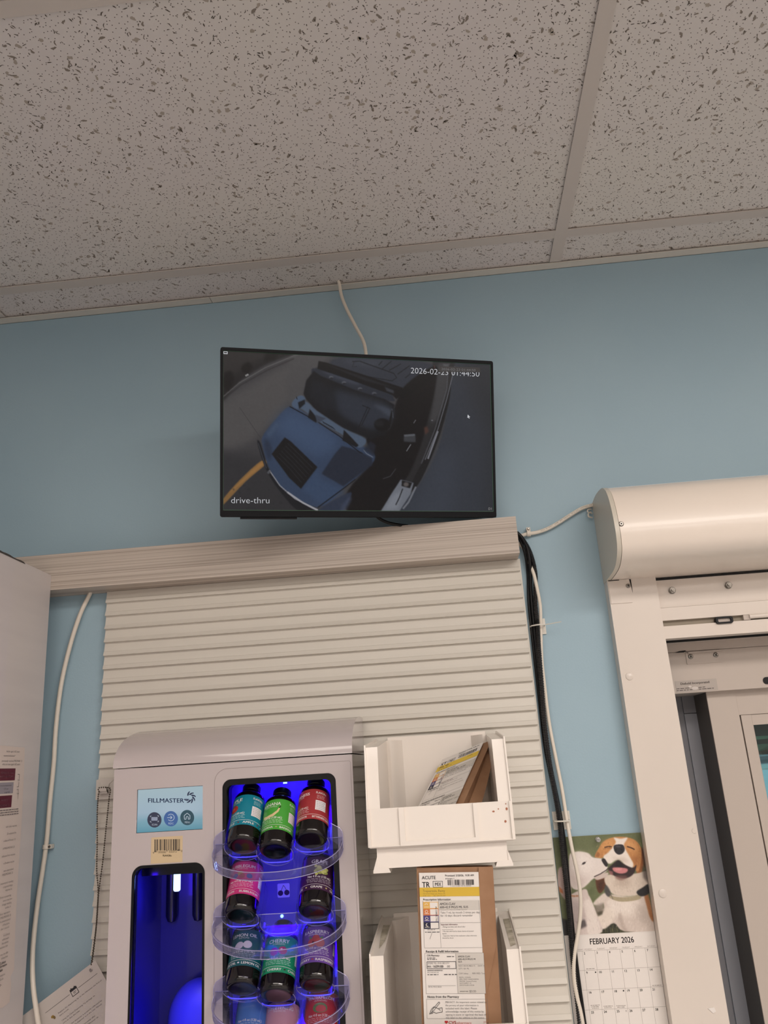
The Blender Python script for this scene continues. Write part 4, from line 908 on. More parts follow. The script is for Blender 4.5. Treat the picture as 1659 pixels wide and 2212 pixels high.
cable('white_cable', [(1120, 1172, -.012), (1133, 1188, -.010), (1143, 1215, -.012), (1153, 1240, -.020), (1161, 1275, -.020), (1167, 1310, -.016), (1168, 1350, -.013), (1170, 1420, -.011), (1176, 1480, -.011), (1186, 1560, -.011), (1199, 1630, -.011), (1213, 1700, -.012), (1221, 1750, -.014), (1226, 1780, -.018), (1235, 1830, -.022), (1246, 1880, -.024), (1253, 1925, -.024), (1254, 1970, -.022), (1248, 2020, -.020), (1240, 2070, -.020), (1240, 2110, -.020), (1246, 2150, -.020), (1255, 2190, -.020), (1262, 2230, -.020)], -.012, .0032, M_whitecab,
      'white cable twisting over the black bundle and across the calendar edge')
# printed cable to the shutter box
pc = [(1112, 1160, -.008), (1126, 1157, -.008), (1141, 1153, -.008), (1160, 1150, -.008), (1183, 1142, -.009), (1205, 1130, -.010), (1230, 1114, -.010), (1255, 1099, -.010), (1276, 1092, -.008), (1290, 1089, -.003)]
PCp = smooth_path([at_y(*q) for q in pc], 14)
tp = thing('printed_cable', 'short white printed cable rising from the board to the shutter box', 'cable')
obj('jacket', tube(PCp, .0036, 14), M_whitecab, tp, smooth=True)
a = Art(); A3 = PCp[44:118]
acc = [0]
for u, v in zip(A3, A3[1:]): acc.append(acc[-1] + (v - u).length)
def on_cable(x, y, e):
    x = min(max(x, 0), acc[-1] - 1e-5); i = max(k for k in range(len(acc)) if acc[k] <= x); i = min(i, len(A3) - 2)
    f = (x - acc[i]) / (acc[i + 1] - acc[i]); p = A3[i].lerp(A3[i + 1], f); d = (A3[i + 1] - A3[i]).normalized(); n = Vector((d.z, 0, -d.x)) * -1
    ph = y / .0036; return tuple(p + Vector((0, -1, 0)) * (.0037 + e) * math.cos(ph) + (Vector((-d.z, 0, d.x)) * -math.sin(ph) * (.0037 + e)))
a.text('(UL)  E110411  CMR  4PR 24AWG  75\u00b0C (UL) VERIFIED TO', .004, .0006, .0020, (52, 48, 46), width=acc[-1] - .008)
a.build('lettering', tp, on_cable, eps=.00001)
cable_clip(1142, 1152, -.0080, 'white cable clip nailed over the printed cable beside the board corner', 0)
tb = tube(smooth_path([at_y(1276, 1106, -.004), at_y(1271, 1110, -.012), at_y(1272, 1116, -.014), at_y(1279, 1118, -.006)], 8), .0016, 8)
tube(smooth_path([at_y(1277, 1100, -.004), at_y(1270, 1101, -.012), at_y(1270, 1106, -.014), at_y(1279, 1109, -.006)], 8), .0013, 8, tb)
tag(obj('foam_sealant', tb, M_whitecab, smooth=True), 'small off-white curl of sealant at the left end of the shutter box', 'sealant')
# tie mounts
def tie_mount(px, py, w, h, tail, label):
    p = at_y(px, py, -.002); t = thing('cable_tie_mount', label, 'cable tie', (p.x, 0, p.z)); M_nyl = mat('nylon', (226, 222, 212), .35)
    obj('adhesive_pad', box(-w / 2, w / 2, -.0035, 0, -h / 2, h / 2), M_nyl, t, bevel=.0006)
    bz = .0
    obj('tie_loop', tube(smooth_path([(-.0135, -.003, bz), (-.0125, -.018, bz), (0, -.0265, bz), (.0105, -.0225, bz), (.0125, -.003, bz)], 8), .0013, 6), M_nyl, t, smooth=True)
    if tail: obj('tie_tail', tube(smooth_path([(.011, -.020, bz), (.025, -.028, bz + .0003), (.040, -.036, bz + .001)], 6), .0009, 6), M_nyl, t, smooth=True)
tie_mount(1161, 1354, .030, .029, True, 'clear cable tie and mount with a long tail, beside the slatwall top')
tie_mount(1213, 1772, .030, .030, False, 'cable tie and white adhesive mount just above the dog calendar')

# =================================================================== FLAVOURING DISPENSER
MX0, MX1, MYF, MYB = -0.545, -0.159, -0.200, -0.020
M_shell = mat('gloss_white_shell', (188, 178, 178), .16, coat=.5)
M_side = mat('gloss_white_side', (214, 208, 198), .07, coat=.9)
M_gloss = mat('gloss_black', (6, 7, 12), .2, spec=.3, coat=.12)
M_tub = mat('recess_lining', (120, 120, 170), .3)
M_navy = mat('recess_navy', (26, 24, 112), .3, coat=.2)
BLUE = (.035, .0, 1.0)
def blue_light(loc, rot, sx, sy, e, parent, col=BLUE):
    o = area_light('blue_light', loc, rot, sx, sy, e, col); o.parent = parent; return o
def dispenser():
    t = thing('flavor_dispenser', 'glossy white flavour dispensing machine with touch screen and blue-lit bottle bay', 'dispenser', (0, 0, 0))
    ZT, ZB = 1.624, 1.05
    disp = rrect(-.510, -.396, 1.08, 1.477, [.016, .016, .004, .004]); alc = rrect(-.3675, -.1865, 1.08, 1.5965, [.013, .013, .004, .004])
    scr = [(-.5068, 1.5247), (-.3995, 1.5247), (-.3995, 1.5900), (-.5068, 1.5900)]
    obj('front_panel', plate(rrect(MX0, MX1, ZB, ZT - .0012, .002, 2), [disp[::-1], alc[::-1], scr], MYF, MYF + .006), M_shell, t)
    a0 = rrect(-.3805, MX1 - .003, 1.06, 1.613, [.003, .020, .004, .004]); a = Art()
    for p, q in zip(a0, a0[1:] + a0[:1]): a.line((p[0], -p[1]), (q[0], -q[1]), .0005, (134, 124, 120))
    a.build('panel_seam', t, lambda x, y, e: (x, MYF - .0002, -y), eps=0)
    bm = box(MX0, MX0 + .004, MYF + .0062, MYB, ZB, ZT); box(MX0 + .004, MX1 - .004, MYB - .004, MYB, ZB, ZT, bm); box(MX0 + .004, MX1 - .004, MYF + .0062, MYB - .004, ZB, ZB + .004, bm)
    obj('rear_shell', bm, M_shell, t)
    obj('side_panel', box(MX1 - .004, MX1, MYF + .0062, MYB, ZB, ZT - .0012), M_side, t)
    # lid: rounded cap curling back to the slatwall
    pr = []
    for k in range(13):
        a_ = R(90 * k / 12); pr.append((-.045 - .1575 * math.cos(a_) ** 1.0, 1.6245 + .064 * math.sin(a_) ** 0.92))
    outer = [(-.2025, 1.6245)] + pr + [(MYB, 1.6885), (MYB, 1.6245)]
    obj('lid', prism(outer, MX0 - .0015, MX1 + .0008), M_shell, t, smooth=True, bevel=.0012)
    # bottle bay
    YB = -.055
    def bay(x0, x1, z0, z1, yb, m, name):
        bm = bmesh.new(); box(x0 - .002, x0, MYF + .0062, yb, z0, z1, bm); box(x1, x1 + .002, MYF + .0062, yb, z0, z1, bm); box(x0, x1, yb - .002, yb, z0, z1, bm); box(x0, x1, MYF + .0062, yb, z1 - .002, z1, bm); box(x0, x1, MYF + .0062, yb, z0, z0 + .002, bm)
        return obj(name, bm, m, t)
    bay(-.3675, -.1865, 1.07, 1.612, YB, M_tub, 'bottle_bay')
    rim = rrect(-.3675, -.1865, 1.08, 1.5965, [.013, .013, .004, .004]); rin = rrect(-.3615, -.1950, 1.086, 1.5875, [.009, .009, .003, .003])
    obj('bay_rim', plate(rim, [rin[::-1]], MYF - .0006, MYF + .034), M_gloss, t)
    bay(-.5105, -.3955, 1.07, 1.4775, -.062, M_navy, 'dispense_bay')
    rim = rrect(-.5105, -.3955, 1.08, 1.4775, [.016, .016, .004, .004]); rin = rrect(-.5075, -.3990, 1.083, 1.4735, [.0145, .0145, .003, .003])
    obj('dispense_rim', plate(rim, [rin[::-1]], MYF - .0006, MYF + .016), M_gloss, t)
    # nozzle block, dark tubes standing in for nozzle shadows, lamp and round bowl
    obj('nozzle_block', box(-.5095, -.3965, -.16, -.064, 1.458, 1.4755), M_gloss, t, bevel=.003)
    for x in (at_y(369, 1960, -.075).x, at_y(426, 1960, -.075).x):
        b = lathe([(.001, -.080), (.0065, -.078), (.0095, -.070), (.0095, 0), (.0001, 0)], 20, cap=False); obj('nozzle_shadow', xform(b, Matrix.Translation((x, -.070, 1.455))), mat('nozzle_shadow_navy', (22, 22, 44), .25), t, smooth=True)
    obj('lamp_tube', plate(rrect(-.4605, -.4505, 1.432, 1.4655, .003, 4), [], -.152, -.148), mat('lamp_blue_white', (200, 215, 255), .3, emit=(150, 195, 255), estr=4.5), t)
    b = bmesh.new(); bmesh.ops.create_uvsphere(b, u_segments=32, v_segments=20, radius=.062); xform(b, Matrix.Translation((-.432, -.095, 1.235)) @ Matrix.Diagonal((.85, .45, 1, 1)))
    obj('splash_bowl', b, mat('bowl_translucent', (60, 60, 190), .35), t, smooth=True)
    blue_light((-.4955, -.180, 1.430), (R(90), 0, R(-15)), .008, .06, .045, t)
    blue_light((-.402, -.2030, 1.22), (0, R(90), 0), .22, .004, .30, t)  # blue fill added to tint the cabinet side, not a fitting of the machine
    blue_light((-.432, -.17, 1.300), (R(10), 0, 0), .05, .02, .05, t)  # extra blue fill added to brighten the bowl, no fitting here
    blue_light((-.4555, -.155, 1.449), (R(-90), 0, 0), .01, .03, .05, t, (.15, .25, 1))
    blue_light((-.277, -.085, 1.595), (0, 0, 0), .15, .03, .20, t)
    for z in (1.50, 1.40, 1.30, 1.20): 
        blue_light((-.190, -.115, z + .02), (0, R(90), 0), .05, .03, .055, t)
        blue_light((-.364, -.115, z + .02), (0, R(-90), 0), .05, .03, .045, t)
    M_led = mat('blue_led', (60, 60, 255), .3, emit=(70, 70, 255), estr=5.0)
    for px, py in ((718, 1798), (722, 1952), (728, 2110)):
        p = at_y(px, py, -.197); obj('side_led', box(-.1965, -.1955, -.170, -.162, p.z - .006, p.z + .006), M_led, t)
    p = at_y(617, 1691, -.16); obj('top_led', box(p.x - .0028, p.x + .0028, -.166, -.162, 1.5845, 1.5868), mat('led_cyan', (120, 170, 255), .3, emit=(110, 160, 255), estr=5.0), t)
    p = at_y(609, 1979, -.0575); b = lathe([(.0026, 0), (.0026, .001), (.001, .002)], 14); obj('indicator_led', xform(b, Matrix.Translation((p.x, -.057, p.z)) @ Matrix.Rotation(R(90), 4, 'X')), _m['led_cyan'], t)
    q0 = at_y(599, 1909, -.058); q1 = at_y(626, 1938, -.058)
    cl = obj('cherry_label', plate(rrect(q0.x, q1.x, q1.z, q0.z, .002, 3), [], -.0576, -.0572), mat('white_plastic_label', (232, 232, 238), .4), t)
    cx, cz = (q0.x + q1.x) / 2, (q0.z + q1.z) / 2; a = Art(); K = (60, 40, 70)
    a.ell(cx - .0052, -cz + .004, .0045, .0042, K).ell(cx + .0055, -cz + .0035, .0045, .0042, K).path([(cx - .004, -cz), (cx - .001, -cz - .006), (cx, -cz - .008), (cx + .003, -cz - .004), (cx + .005, -cz)], .0007, K)
    a.build('cherry_picture', cl, lambda x, y, e: (x, -.0578 - e, -y))
    # touch screen
    s = obj('touch_screen', box(-.5068, -.3995, MYF + .0035, MYF + .006, 1.5247, 1.5900), M_dark, t)
    c = Canvas(150, 92, [(0, 0), (150, 0), (150, 92), (0, 92)], (178, 198, 212))
    g = np.linspace(0, 1, 92).reshape(-1, 1, 1); top = np.array((176, 198, 206.)); mid = np.array((170, 192, 208.)); bot = np.array((104, 158, 176.))
    c.im = np.where(g < .55, top + (mid - top) * (g / .55), mid + (bot - mid) * ((g - .55) / .45)) + np.zeros((92, 150, 1))
    c.poly((186, 204, 218), [(60, 30), (150, 40), (130, 60), (40, 62)], 12, .7); c.poly((124, 172, 186), [(0, 70), (60, 62), (150, 70), (150, 78), (70, 70), (0, 80)], 4, .5)
    c.build('screen_display', s, [(-.5062, MYF + .0034, 1.5894), (-.4001, MYF + .0034, 1.5894), (-.5062, MYF + .0034, 1.5253)], picture_mat('dispenser_display', True, .2))
    a = Art(); e = lambda n, col, st=.8: mat(n, (5, 5, 5), .4, emit=col, estr=st); NV = e('ui_navy', (34, 44, 74)); S1 = e('ui_slate', (52, 56, 78)); S2 = e('ui_blue', (66, 102, 160)); S3 = e('ui_teal', (44, 78, 92)); WH = e('ui_white', (208, 218, 230)); 
    # drawing units: enlarged crop pixels of the panel
    a.text('FILLMASTER', 392, 532, 78, NV, True, width=650); a.text('PRO', 1058, 490, 40, e('ui_grey', (96, 106, 138)), width=82)
    for k in range(7):
        t0 = R(-150 + k * 42); pts = []
        for j in range(7): r = 50 + 62 * j / 6; th = t0 + .95 * j / 6; pts.append((1150 + r * math.cos(th), 436 + r * .98 * math.sin(th)))
        for j in range(6, -1, -1): r = 44 + 64 * j / 6; th = t0 + .62 + .50 * j / 6; pts.append((1150 + r * math.cos(th), 436 + r * .98 * math.sin(th)))
        for j in range(6): a.poly([pts[j], pts[j + 1], pts[12 - j], pts[13 - j]], NV)
    for cx, cy, cl_, tx in ((512, 842, S1, 'SCAN'), (806, 822, S2, 'RDC'), (1100, 802, S3, 'MENU')):
        a.ell(cx, cy, 126, 138, cl_, n=40); a.text(tx, cx, cy + 102, 34, WH, align='c', width=96)
    a.rect(458, 792, 568, 856, e('ui_mid', (150, 156, 176)))
    for x, y, sx, sy in ((440, 772, 1, 1), (586, 768, -1, 1), (440, 882, 1, -1), (586, 876, -1, -1)): a.rect(min(x, x + 22 * sx), y - 3, max(x, x + 22 * sx), y + 3, WH); a.rect(x - 3, min(y, y + 22 * sy), x + 3, max(y, y + 22 * sy), WH)
    a.ring(806, 800, 60, 8, WH, -140, 140); a.line((740, 802), (826, 800), 8, WH); a.line((796, 772), (828, 800), 8, WH); a.line((796, 830), (828, 800), 8, WH)
    a.path([(1080, 832), (1050, 832), (1046, 768), (1100, 722), (1152, 764), (1148, 828), (1120, 832), (1118, 790), (1100, 780), (1082, 792), (1080, 832)], 9, WH)
    Hs = homog([(215, 300), (1400, 215), (1385, 1015), (190, 1080)], [(-.5068, 1.5900), (-.3995, 1.5900), (-.3995, 1.5247), (-.5068, 1.5247)])
    def ms(x, y, ee): u, v = happ(Hs, x, y); return (u, MYF + .0032 - ee, v)
    a.build('screen_lettering', s, ms, eps=.00001)
    # bar code sticker
    st = obj('barcode_sticker', box(-.4812, -.4310, MYF - .0003, MYF - .00002, 1.4792, 1.5172), mat('yellowed_sticker', (204, 182, 146), .5), t)
    a = Art(); Hb = homog([(470, 1155), (1035, 1130), (1030, 1590), (460, 1620)], [(-.4812, 1.5172), (-.4310, 1.5172), (-.4310, 1.4792), (-.4812, 1.4792)]); K = (44, 38, 36)
    a.bars(530, 1188, 1004, 1385, K, 11, 44); a.rect(530, 1380, 552, 1415, K).rect(566, 1380, 576, 1415, K).rect(752, 1380, 762, 1405, K).rect(946, 1370, 966, 1395, K).rect(978, 1370, 990, 1395, K)
    a.text('4', 496, 1440, 38, K); a.text('00000', 596, 1432, 38, K, width=140); a.text('03373', 790, 1425, 38, K, width=138); a.text('0', 1006, 1415, 38, K); a.text('FLAVORx', 680, 1490, 30, K, True, width=160)
    def mb(x, y, ee): u, v = happ(Hb, x, y); return (u, MYF - .00035 - ee, v)
    a.build('sticker_lettering', st, mb, eps=.00001)
    return t
DSP = dispenser()

# ---- sloping clear trays with pockets
TH = R(38); NT = Vector((0, -math.sin(TH), -math.cos(TH)))             # tray faces point forward-down
ROWZ = [1.5015, 1.3995, 1.2995, 1.1995]
M_tray = clear_mat('clear_acrylic', (247, 247, 253), .28, .015, .05, haze=.01, hazecol=(190, 190, 255))
M_edge = clear_mat('acrylic_edge', (242, 242, 253), .35, .025, .06, haze=.03, hazecol=(190, 186, 240))
M_line = clear_mat('acrylic_outline', (220, 220, 250), .9, .12, .12, haze=.55, hazecol=(206, 200, 240))
M_glow = mat('acrylic_edge_glow', (120, 120, 255), .2, emit=(72, 66, 255), estr=1.1)  # emission stands in for LED light caught at the acrylic edge
AXIS = Vector((0, math.sin(TH), math.cos(TH)))
TT = R(26)                                                            # slope of the tray plate, lower at its front
BASE = [[(524, 1829), (594, 1840), (672, 1817)], [(519, 1980), (603, 1995), (680, 1971)], [(522, 2137), (597, 2152), (682, 2130)], [(535, 2290), (600, 2304), (690, 2280)]]
POS = [[at_y(*q, (-.212, -.218, -.212)[j]) for j, q in enumerate(row)] for row in BASE]
def skin_strip(rings, M, name, m, parent):
    bm = bmesh.new(); vs = [[bm.verts.new(p) for p in rg] for rg in rings]
    for r in range(len(vs)):
        for i in range(len(vs[0]) - 1): bm.faces.new((vs[r][i], vs[r][i + 1], vs[(r + 1) % len(vs)][i + 1], vs[(r + 1) % len(vs)][i]))
    return obj(name, xform(bm, M), m, parent, smooth=True)
def tray(k):
    z0 = ROWZ[k]; O = Vector((0, -.200, z0 - .016)); U = Vector((1, 0, 0)); V = Vector((0, -math.cos(TT), -math.sin(TT)))
    M = Matrix((U, V, U.cross(V))).transposed().to_4x4(); M.translation = O
    xl, xr = -.3795, -.1790; xm = (xl + xr) / 2; hw = (xr - xl) / 2
    def outl(s, d=0.073, n=26):
        return [(xm + (hw + s) * math.cos(R(180 - 180 * i / n)), (d + s) * math.sin(R(180 * i / n)) ** .78) for i in range(n + 1)]
    b = prism([(xl, -.0005)] + outl(0) + [(xr, -.0005)], -.0009, .0009, 'Z'); tr = obj('tray', xform(b, M), M_tray, DSP)
    A, B = outl(0), outl(-.0022); up = -.0125                          # the band stands up from the plate's edge
    skin_strip([[(p[0], p[1], h) for p in rg] for rg, h in ((A, up), (B, up), (B, .0009), (A, .0009))], M, 'tray_band', M_edge, tr)
    for hh in (up, .0006): obj('tray_outline', xform(tube([Vector((p[0], p[1], hh)) for p in A], .00055, 6), M), M_line, tr, smooth=True)
    obj('back_flange', box(xl + .001, xr - .001, -.2022, -.2008, z0 - .016, z0), M_tray, tr)
    obj('tray_outline', tube([(xl + .001, -.2018, z0), (xr - .001, -.2018, z0)], .0005, 6), M_line, tr, smooth=True)
    for x, s in ((xl, 1), (xr, -1)):                                   # ears against the machine's face
        pts = [(x, z0 - .015), (x - s * .0005, z0 + .004), (x + s * .003, z0 + .0125), (x + s * .009, z0 + .0165), (x + s * .017, z0 + .021), (x + s * .019, z0 - .002)]
        obj('tray_ear', prism(pts, -.2060, -.2042, 'Y'), M_edge, tr)
        obj('tray_outline', tube(smooth_path([(p[0], -.2052, p[1]) for p in pts[:5]], 4), .0005, 6), M_line, tr, smooth=True)
    for j in range(3):
        C = POS[k][j]; W = Vector((0, math.cos(TH), -math.sin(TH))); Mp = Matrix((U, W, AXIS)).transposed().to_4x4(); Mp.translation = C
        ring_ = lambda r, e: [(r * math.cos(R(a_)), (r + e * max(0, math.sin(R(a_)))) * math.sin(R(a_)), 0) for a_ in range(-20, 201, 10)]
        rings = [[(p[0], p[1], h) for p in rg] for rg, h in ((ring_(.0285, .004), -.003), (ring_(.0272, .004), -.003), (ring_(.0272, .003), .010), (ring_(.0285, .003), .010))]
        skin_strip(rings, Mp, 'pocket', M_edge, tr)
        obj('tray_outline', xform(tube([Vector((p[0], p[1], -.003)) for p in ring_(.0279, .004)], .0004, 6), Mp), M_line, tr, smooth=True)
        g = smooth_path([(-.0262, -.004, -.001), (-.0258, .010, -.001), (-.0225, .0205, -.001), (-.0150, .0250, -.001), (0, .0262, -.001), (.0150, .0250, -.001), (.0225, .0205, -.001), (.0258, .010, -.001), (.0262, -.004, -.001)], 5)
        obj('pocket_light_line', xform(tube(g[8:-8], .0009, 6), Mp), M_glow, tr, smooth=True)
        for s in (-1, 1): obj('guide_fin', xform(box(s * .0276 - .0006, s * .0276 + .0006, -.006, .018, .004, .062), Mp), M_tray, tr)
for k in range(4): tray(k)

# ---- bottles
BR = 0.0250
M_amber = mat('dark_bottle_plastic', (12, 7, 8), .08, spec=.45, coat=.3)
M_cap = mat('black_cap', (8, 8, 12), .35, spec=.3)
def bottle_label(root, body, base, name, sub, fruit, rot, band_icon, dark=False):
    a = Art(); r = BR + .0003; C = 2 * math.pi * r; W_ = (232, 228, 226); h = .058; ztop = .081
    a.rect(-C / 2, 0, C / 2, h, base, 96)
    a.text(name, 0, .0118, .0058 if len(name) < 9 else .0050, W_, True, align='c', width=min(.042, .0054 * len(name)))
    a.text(sub, 0, .0152, .0025, W_, align='c', width=.0023 * len(sub))
    # fruit drawing
    fx, fy = 0, .0245
    PT = tuple(int(.35 * b_ + .65 * 228) for b_ in base)
    n0 = len(a.items)
    if fruit == 'apple': a.ell(fx, fy, .0062, .0056, (168, 52, 48)).ell(fx - .002, fy - .001, .0025, .0025, (196, 96, 84)).line((fx, fy - .005), (fx + .0015, fy - .008), .0008, (70, 50, 30))
    if fruit == 'banana':
        pts = [(-.010, .003), (-.004, .0045), (.003, .0030), (.0085, -.0015), (.0105, -.006), (.0120, -.0052), (.0105, .0005), (.0050, .0065), (-.003, .0085), (-.010, .0070)]
        for i in range(4): a.poly([(fx + pts[i][0], fy + pts[i][1]), (fx + pts[i + 1][0], fy + pts[i + 1][1]), (fx + pts[8 - i][0], fy + pts[8 - i][1]), (fx + pts[9 - i][0], fy + pts[9 - i][1])], (222, 196, 150))
        a.line((fx + .011, fy - .0055), (fx + .0125, fy - .009), .0013, (40, 40, 20))
    if fruit == 'gum': a.ell(fx - .007, fy + .001, .0036, .0034, (70, 84, 150)).ell(fx - .001, fy - .002, .0034, .0032, (176, 150, 70)).ell(fx + .0015, fy + .002, .0036, .0034, (170, 50, 70)).ell(fx + .0105, fy + .0015, .0036, .0034, (50, 80, 150))
    if fruit == 'grape':
        rs = random.Random(3)
        for i in range(30): u = rs.uniform(-1, 1); v = rs.uniform(-1, 1); a.ell(fx + .002 + u * .0075, fy + v * .0045 * (1 - .4 * u), .0019, .0019, rs.choice([(186, 190, 100), (206, 206, 124), (160, 166, 84)]), n=10)
    if fruit == 'lemon': a.ell(fx - .0045, fy + .0012, .0056, .0046, (206, 198, 216), -30).ell(fx + .0055, fy, .0052, .0048, (214, 208, 220))
    if fruit == 'cherry': a.ell(fx - .0045, fy + .001, .0050, .0050, (150, 24, 44)).ell(fx + .0055, fy - .0005, .0052, .0050, (176, 34, 54)).ell(fx + .004, fy - .002, .0014, .0012, (236, 190, 200))
    if fruit == 'raspberry': a.ell(fx, fy - .0035, .0045, .0045, (170, 60, 60)).ell(fx - .0045, fy + .002, .0052, .0055, (176, 64, 60)).ell(fx + .005, fy + .002, .0056, .0058, (186, 72, 66)).ell(fx - .003, fy + .002, .0013, .0022, (70, 20, 24)).poly([(fx - .009, fy - .004), (fx - .004, fy - .003), (fx - .007, fy - .0065)], (80, 130, 70)).poly([(fx + .009, fy - .004), (fx + .004, fy - .003), (fx + .007, fy - .0065)], (80, 130, 70))
    if fruit == 'watermelon': a.ell(fx, fy, .0085, .0060, (88, 120, 70)).ell(fx + .001, fy + .001, .0060, .0042, (196, 70, 74))
    a.items[n0:] = [([(p[0] * 1.3, fy + (p[1] - fy) * 1.25) for p in it[0]], it[1], it[2], it[3]) for it in a.items[n0:]]
    a.text('Net 4 fl oz (120 mL)', .001, .0372, .0038, W_, True, align='c', width=.038)
    for i in range(3): a.greek(-.020 + .001 * i, .022, .0402 + .0025 * i, .0017, PT, i)
    a.rect(-C / 2, .0486, C / 2, .0491, W_, 48)
    n = 5 if len(name) < 7 else (4 if len(name) < 10 else 3)
    for i in range(n):
        x = -C / 2 + (i + .5) * C / n; a.text(band_icon[0], x - .003, .0550, .0036, W_, True, align='c', width=min(.0036 * len(band_icon[0]), C / n - .008)); a.ell(x + C / n / 2 - .003, .0530, .0016, .0012, band_icon[1], n=10)
    a.text('FLAVORx', C * .25, .0085, .0040, W_, True, align='c', width=.018)
    for i in range(4): a.greek(C * .25 - .007, C * .25 + .007, .0120 + .0020 * i, .0013, PT, 20 + i)
    x0 = C * .25 - .0085; a.rect(x0, .0215, x0 + .018, .0400, (226, 220, 224), 4)
    for i, s in enumerate(('SUGAR-FREE', 'DYE-FREE', 'ALLERGEN-FREE', 'GLUTEN-FREE', 'CASEIN-FREE')): a.text(s, x0 + .0048, .0252 + .0032 * i, .0017, (70, 64, 70), width=.0012 * len(s)); a.path([(x0 + .0020, .0244 + .0032 * i), (x0 + .0026, .0252 + .0032 * i), (x0 + .0038, .0236 + .0032 * i)], .0004, (60, 54, 60))
    for i in range(6): a.greek(-C * .25 - .008, -C * .25 + .006, .0180 + .0028 * i, .0015, PT, 40 + i)
    base_item = a.items[0]; lab = Art(); lab.items = [base_item]; lab.L = 1
    def mp(x, y, e): th = x / r + R(rot); rr = r + e; return (rr * math.sin(th), -rr * math.cos(th), ztop - y)
    lo = lab.build('label', body, mp, rough=.3)
    a.items = a.items[1:]
    let = a.build('lettering', lo, lambda x, y, e: mp(x, y, e + .00006), eps=.000004, rough=.4, step=.0016)
def bottle(k, j, label, group, base, name, sub, fruit, rot, icon):
    P = POS[k][j]
    t = thing('flavor_bottle', label, 'bottle', P, group); t.rotation_euler = (-TH, 0, 0); t.scale = (1, 1, .93)
    prof = [(.0001, .0015), (.0150, .0012), (.0190, .0002), (.0215, .0006), (.0234, .0022), (.0245, .0048), (BR, .0085), (BR, .0840), (.0243, .0885), (.0215, .0925), (.0160, .0958), (.0125, .0975), (.0118, .0985)]
    bd = obj('body', lathe(prof, 40, cap=False), M_amber, t, smooth=True)
    cp = [(.0100, .0965), (.0142, .0965), (.0146, .0975), (.0146, .1015), (.0138, .1020), (.0146, .1030), (.0146, .1130), (.0136, .1142), (.0001, .1142)]
    obj('cap', lathe(cp, 32, cap=False), M_cap, t, smooth=True)
    bottle_label(t, t, base, name, sub, fruit, rot, icon)
G = 'flavour bottles in the dispenser'
bottle(0, 0, 'teal apple flavour bottle, top left of the lit bay', G, (20, 124, 146), 'APPLE', '(MANZANA)', 'apple', -42, ('APPLE', (120, 40, 50)))
bottle(0, 1, 'bright green banana flavour bottle, top middle of the bay', G, (72, 160, 60), 'BANANA', '(PLATANO)', 'banana', -22, ('BANANA', (150, 170, 90)))
bottle(0, 2, 'red bitterness suppressor bottle, top right of the bay', G, (158, 52, 56), 'BITTERNESS', 'SUPPRESSOR', 'none', -55, ('BITTERNESS SUPPRESSOR', (158, 52, 56)))
bottle(1, 0, 'magenta pink bubblegum flavour bottle, left of the second row', G, (206, 54, 120), 'BUBBLEGUM', '(CHICLE)', 'gum', -4, ('BUBBLEGUM', (220, 70, 130)))
bottle(1, 2, 'dark purple grape flavour bottle, right of the second row', G, (62, 30, 62), 'GRAPE', '(UVA)', 'grape', 16, ('GRAPE', (196, 176, 110)))
bottle(2, 0, 'dark green lemon oil flavour bottle, left of the third row', G, (18, 84, 92), 'LEMON OIL', '(LIMON)', 'lemon', -2, ('LEMON OIL', (214, 208, 220)))
bottle(2, 1, 'emerald green cherry flavour bottle, middle of the third row', G, (24, 140, 96), 'CHERRY', '(CEREZA)', 'cherry', 2, ('CHERRY', (60, 30, 40)))
bottle(2, 2, 'violet raspberry flavour bottle, right of the third row', G, (104, 70, 150), 'RASPBERRY', '(FRAMBUESA)', 'raspberry', 0, ('RASPBERRY', (170, 60, 60)))
bottle(3, 0, 'light blue flavour bottle at the bottom left of the bay', G, (70, 120, 190), '', '', 'none', 0, ('', (200, 200, 220)))
bottle(3, 1, 'pale pink flavour bottle at the bottom middle of the bay', G, (206, 150, 160), 'SWEETENING', 'ENHANCER', 'none', 0, ('SWEETENING ENHANCER', (200, 160, 170)))
bottle(3, 2, 'bright red watermelon flavour bottle at the bottom right', G, (186, 42, 48), 'WATERMELON', '(SANDIA)', 'watermelon', 2, ('WATERMELON', (90, 130, 70)))

